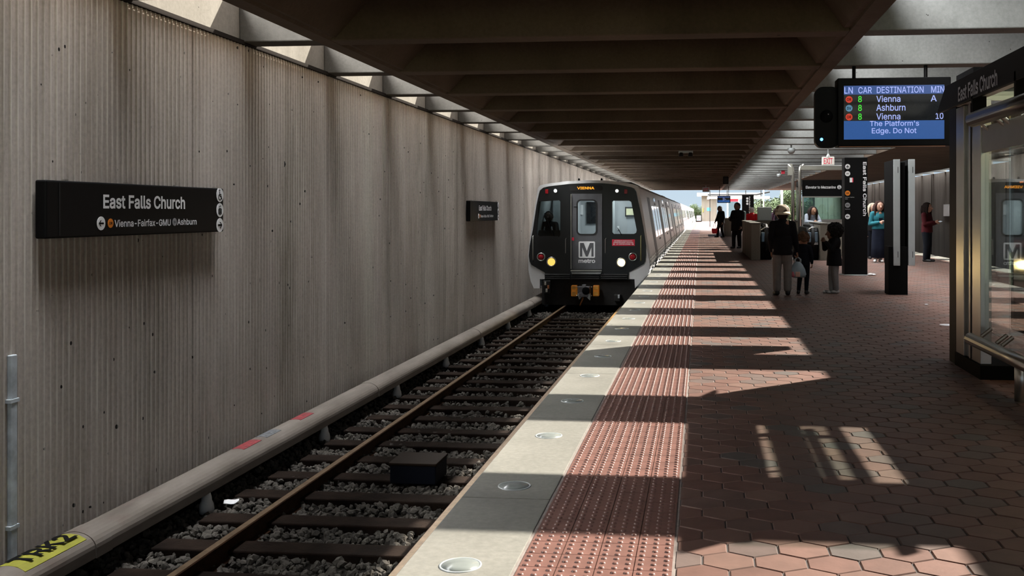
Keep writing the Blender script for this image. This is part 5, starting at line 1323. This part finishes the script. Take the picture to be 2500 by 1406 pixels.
# 6, 7 - silhouettes farther down
p6, P6, b6, hr = person('dark silhouetted person holding a red bag, far down the platform', at(1760,0,53.8)[0], 53.8, -55, 1.71, skin='deep', voxel=.014, hair=dict(style='short', c=('dark_hair', (.02,.015,.012))), bulk=1.15,
    J=dict(head=(0,-.05,.915), ankR=(-.056,-.09,.05), toeR=(-.06,-.18,.018), kneeR=(-.055,-.07,.285), ankL=(.05,.06,.05), toeL=(.055,-.03,.018), wrR=(-.10,-.14,.50), elR=(-.14,-.04,.63)), legs=dict(c=dark), top=dict(c=dark, hem=.44, w=1.15), shoes=[shoe_b], curlR=1.5)
h6 = world(p6, P6['wrR'] + (P6['wrR']-P6['elR']).normalized()*.13)
rb = thing('red_handbag', 'bright red tote bag hanging from the silhouetted person\'s hand', 'bag', (h6.x, h6.y, h6.z-.27))
MB().hexa([(-.13,-.07,-.27),(.13,-.07,-.27),(.13,.07,-.27),(-.13,.07,-.27)], [(-.17,-.06,.0),(.17,-.06,.0),(.17,.06,.0),(-.17,.06,.0)]).build('bag_body', mat('red_fabric', (.62,.012,.03), .55), rb, bevel=.03)
for y in (-.05,.05): MB().tube([(-.10,y,-.02),(-.03,y*.4,.24),(.03,y*.4,.24),(.10,y,-.02)], .013, 8).build('strap', mat('pink_strap', (.55,.10,.12), .6), rb, True)
p7, P7, b7, hr = person('tall dark silhouetted person in long coat beside the concrete parapet', at(1800,0,37.6)[0], 37.6, -35, 1.72, skin='deep', voxel=.013, hair=dict(style='short', c=('dark_hair', (.02,.015,.012))), bulk=1.2,
    J=dict(elR=(-.15,-.03,.63), wrR=(-.11,-.14,.66), elL=(.15,.0,.63), wrL=(.14,-.05,.5), ankR=(-.056,-.06,.05), toeR=(-.06,-.15,.018), kneeR=(-.055,-.05,.285)), legs=dict(c=dark, w=1.2), top=dict(c=dark, hem=.38, w=1.15, flare=1.02), shoes=[shoe_b])
rk = MB().cap((0,0,0),(0,0,.001),.01,.01)
bp = thing('backpack', 'dark teal backpack on the silhouetted person in the long coat', 'backpack', (p7.location.x+.14, p7.location.y+.16, 0), math.radians(-35)); MB().box(-.15,.15,-.02,.16,1.02,1.42).build('pack_body', cloth('dark_teal_nylon', (.012,.03,.03)), bp, bevel=.05)
for x in (-.10,.10): MB().tube([(x,-.02,1.40),(x,-.10,1.43),(x,-.16,1.36)], .018, 8).build('strap', M['pale_grey'], bp, True)
# 8 - red shirt, white hair
person('person with white hair and bright red shirt beyond the left concrete parapet', at(1836,0,42)[0], 42.2, 180, 1.56, skin='light', voxel=.014, hair=dict(style='short', c=('white_hair', (.60,.58,.54))), legs=dict(c=navy), top=dict(c=('bright_red_cloth', (.52,.012,.018)), hem=.5), shoes=[shoe_b])
# 9, 10 - two figures far off, and the one leaning by the elevator, and the one behind the cardigan
person('tiny dark figure standing far off just left of the cap', at(1902.5,0,62)[0], 62, 170, 1.66, skin='deep', voxel=.016, hair=dict(style='short', c=('dark_hair', (.02,.015,.012))), legs=dict(c=dark), top=dict(c=dark), shoes=[shoe_b])
person('tiny dark figure far off beside the sign panel, left of another', at(1892,0,66)[0], 66, 200, 1.58, skin='tan', voxel=.016, hair=dict(style='long', c=('near_black_hair', (.02,.012,.010))), legs=dict(c=navy), top=dict(c=('plum_cloth', (.06,.03,.05))), shoes=[shoe_b])
person('person in pale shirt with dark hair leaning over the counter by the elevator', at(1966,0,32.2)[0]+.14, 32.1, 20, 1.60, skin='tan', voxel=.012, J=dict(chest=(0,-.04,.71), neck=(0,-.085,.81), head=(0,-.13,.885), shL=(.11,-.075,.785), shR=(-.11,-.075,.785), elL=(.15,-.14,.66), elR=(-.15,-.14,.66), wrL=(.05,-.22,.66), wrR=(-.05,-.23,.66)),
    hair=dict(style='long', c=('near_black_hair', (.02,.012,.010))), legs=dict(c=navy), top=dict(c=('pale_blue_shirt', (.36,.40,.46)), hem=.5), shoes=[shoe_b])
person('person with pale blond hair partly hidden behind the teal cardigan', 5.02, 29.6, 10, 1.62, skin='light', voxel=.013, eyes=True, hair=dict(style='long', c=('pale_blond_hair', (.42,.36,.27))), legs=dict(c=navy), top=dict(c=dark), shoes=[shoe_b])
# train operator behind the dark left window
p9, P9, b9, hr = person('train operator in dark vest with reflective stripes, seated behind the left cab window', at(1339,0,YF+.9)[0], YF+.95, 0, 1.66, skin='deep', voxel=.011, z=-.28, sit=True,
    J=dict(kneeL=(.07,-.22,.50), kneeR=(-.07,-.22,.50), ankL=(.07,-.24,.28), ankR=(-.07,-.24,.28), toeL=(.07,-.33,.25), toeR=(-.07,-.33,.25), elL=(.15,-.06,.64), elR=(-.15,-.06,.64), wrL=(.10,-.20,.62), wrR=(-.10,-.20,.62)),
    hair=dict(style='short', c=('dark_hair', (.02,.015,.012))), legs=dict(c=navy), top=dict(c=navy, hem=.5), shoes=[shoe_b])
for s in (-1,1): MB().tube([(s*.09,-.115,1.27),(s*.12,-.14,1.12),(s*.12,-.13,1.0)], .018, 8).build('reflective_stripe', M['white'], p9, True)
ds = thing('driver_seat', 'dark driver seat behind the left cab window', 'seat', (P9['pelvis'].x+p9.location.x, YF+1.0, .10)); MB().box(-.24,.24,-.2,.28,.28,.40).build('cushion', M['rubber'], ds, bevel=.03); MB().box(-.22,.22,.22,.32,.40,.95).build('backrest', M['rubber'], ds, bevel=.03); MB().box(-.05,.05,-.05,.05,0,.28).build('pedestal', M['under'], ds)
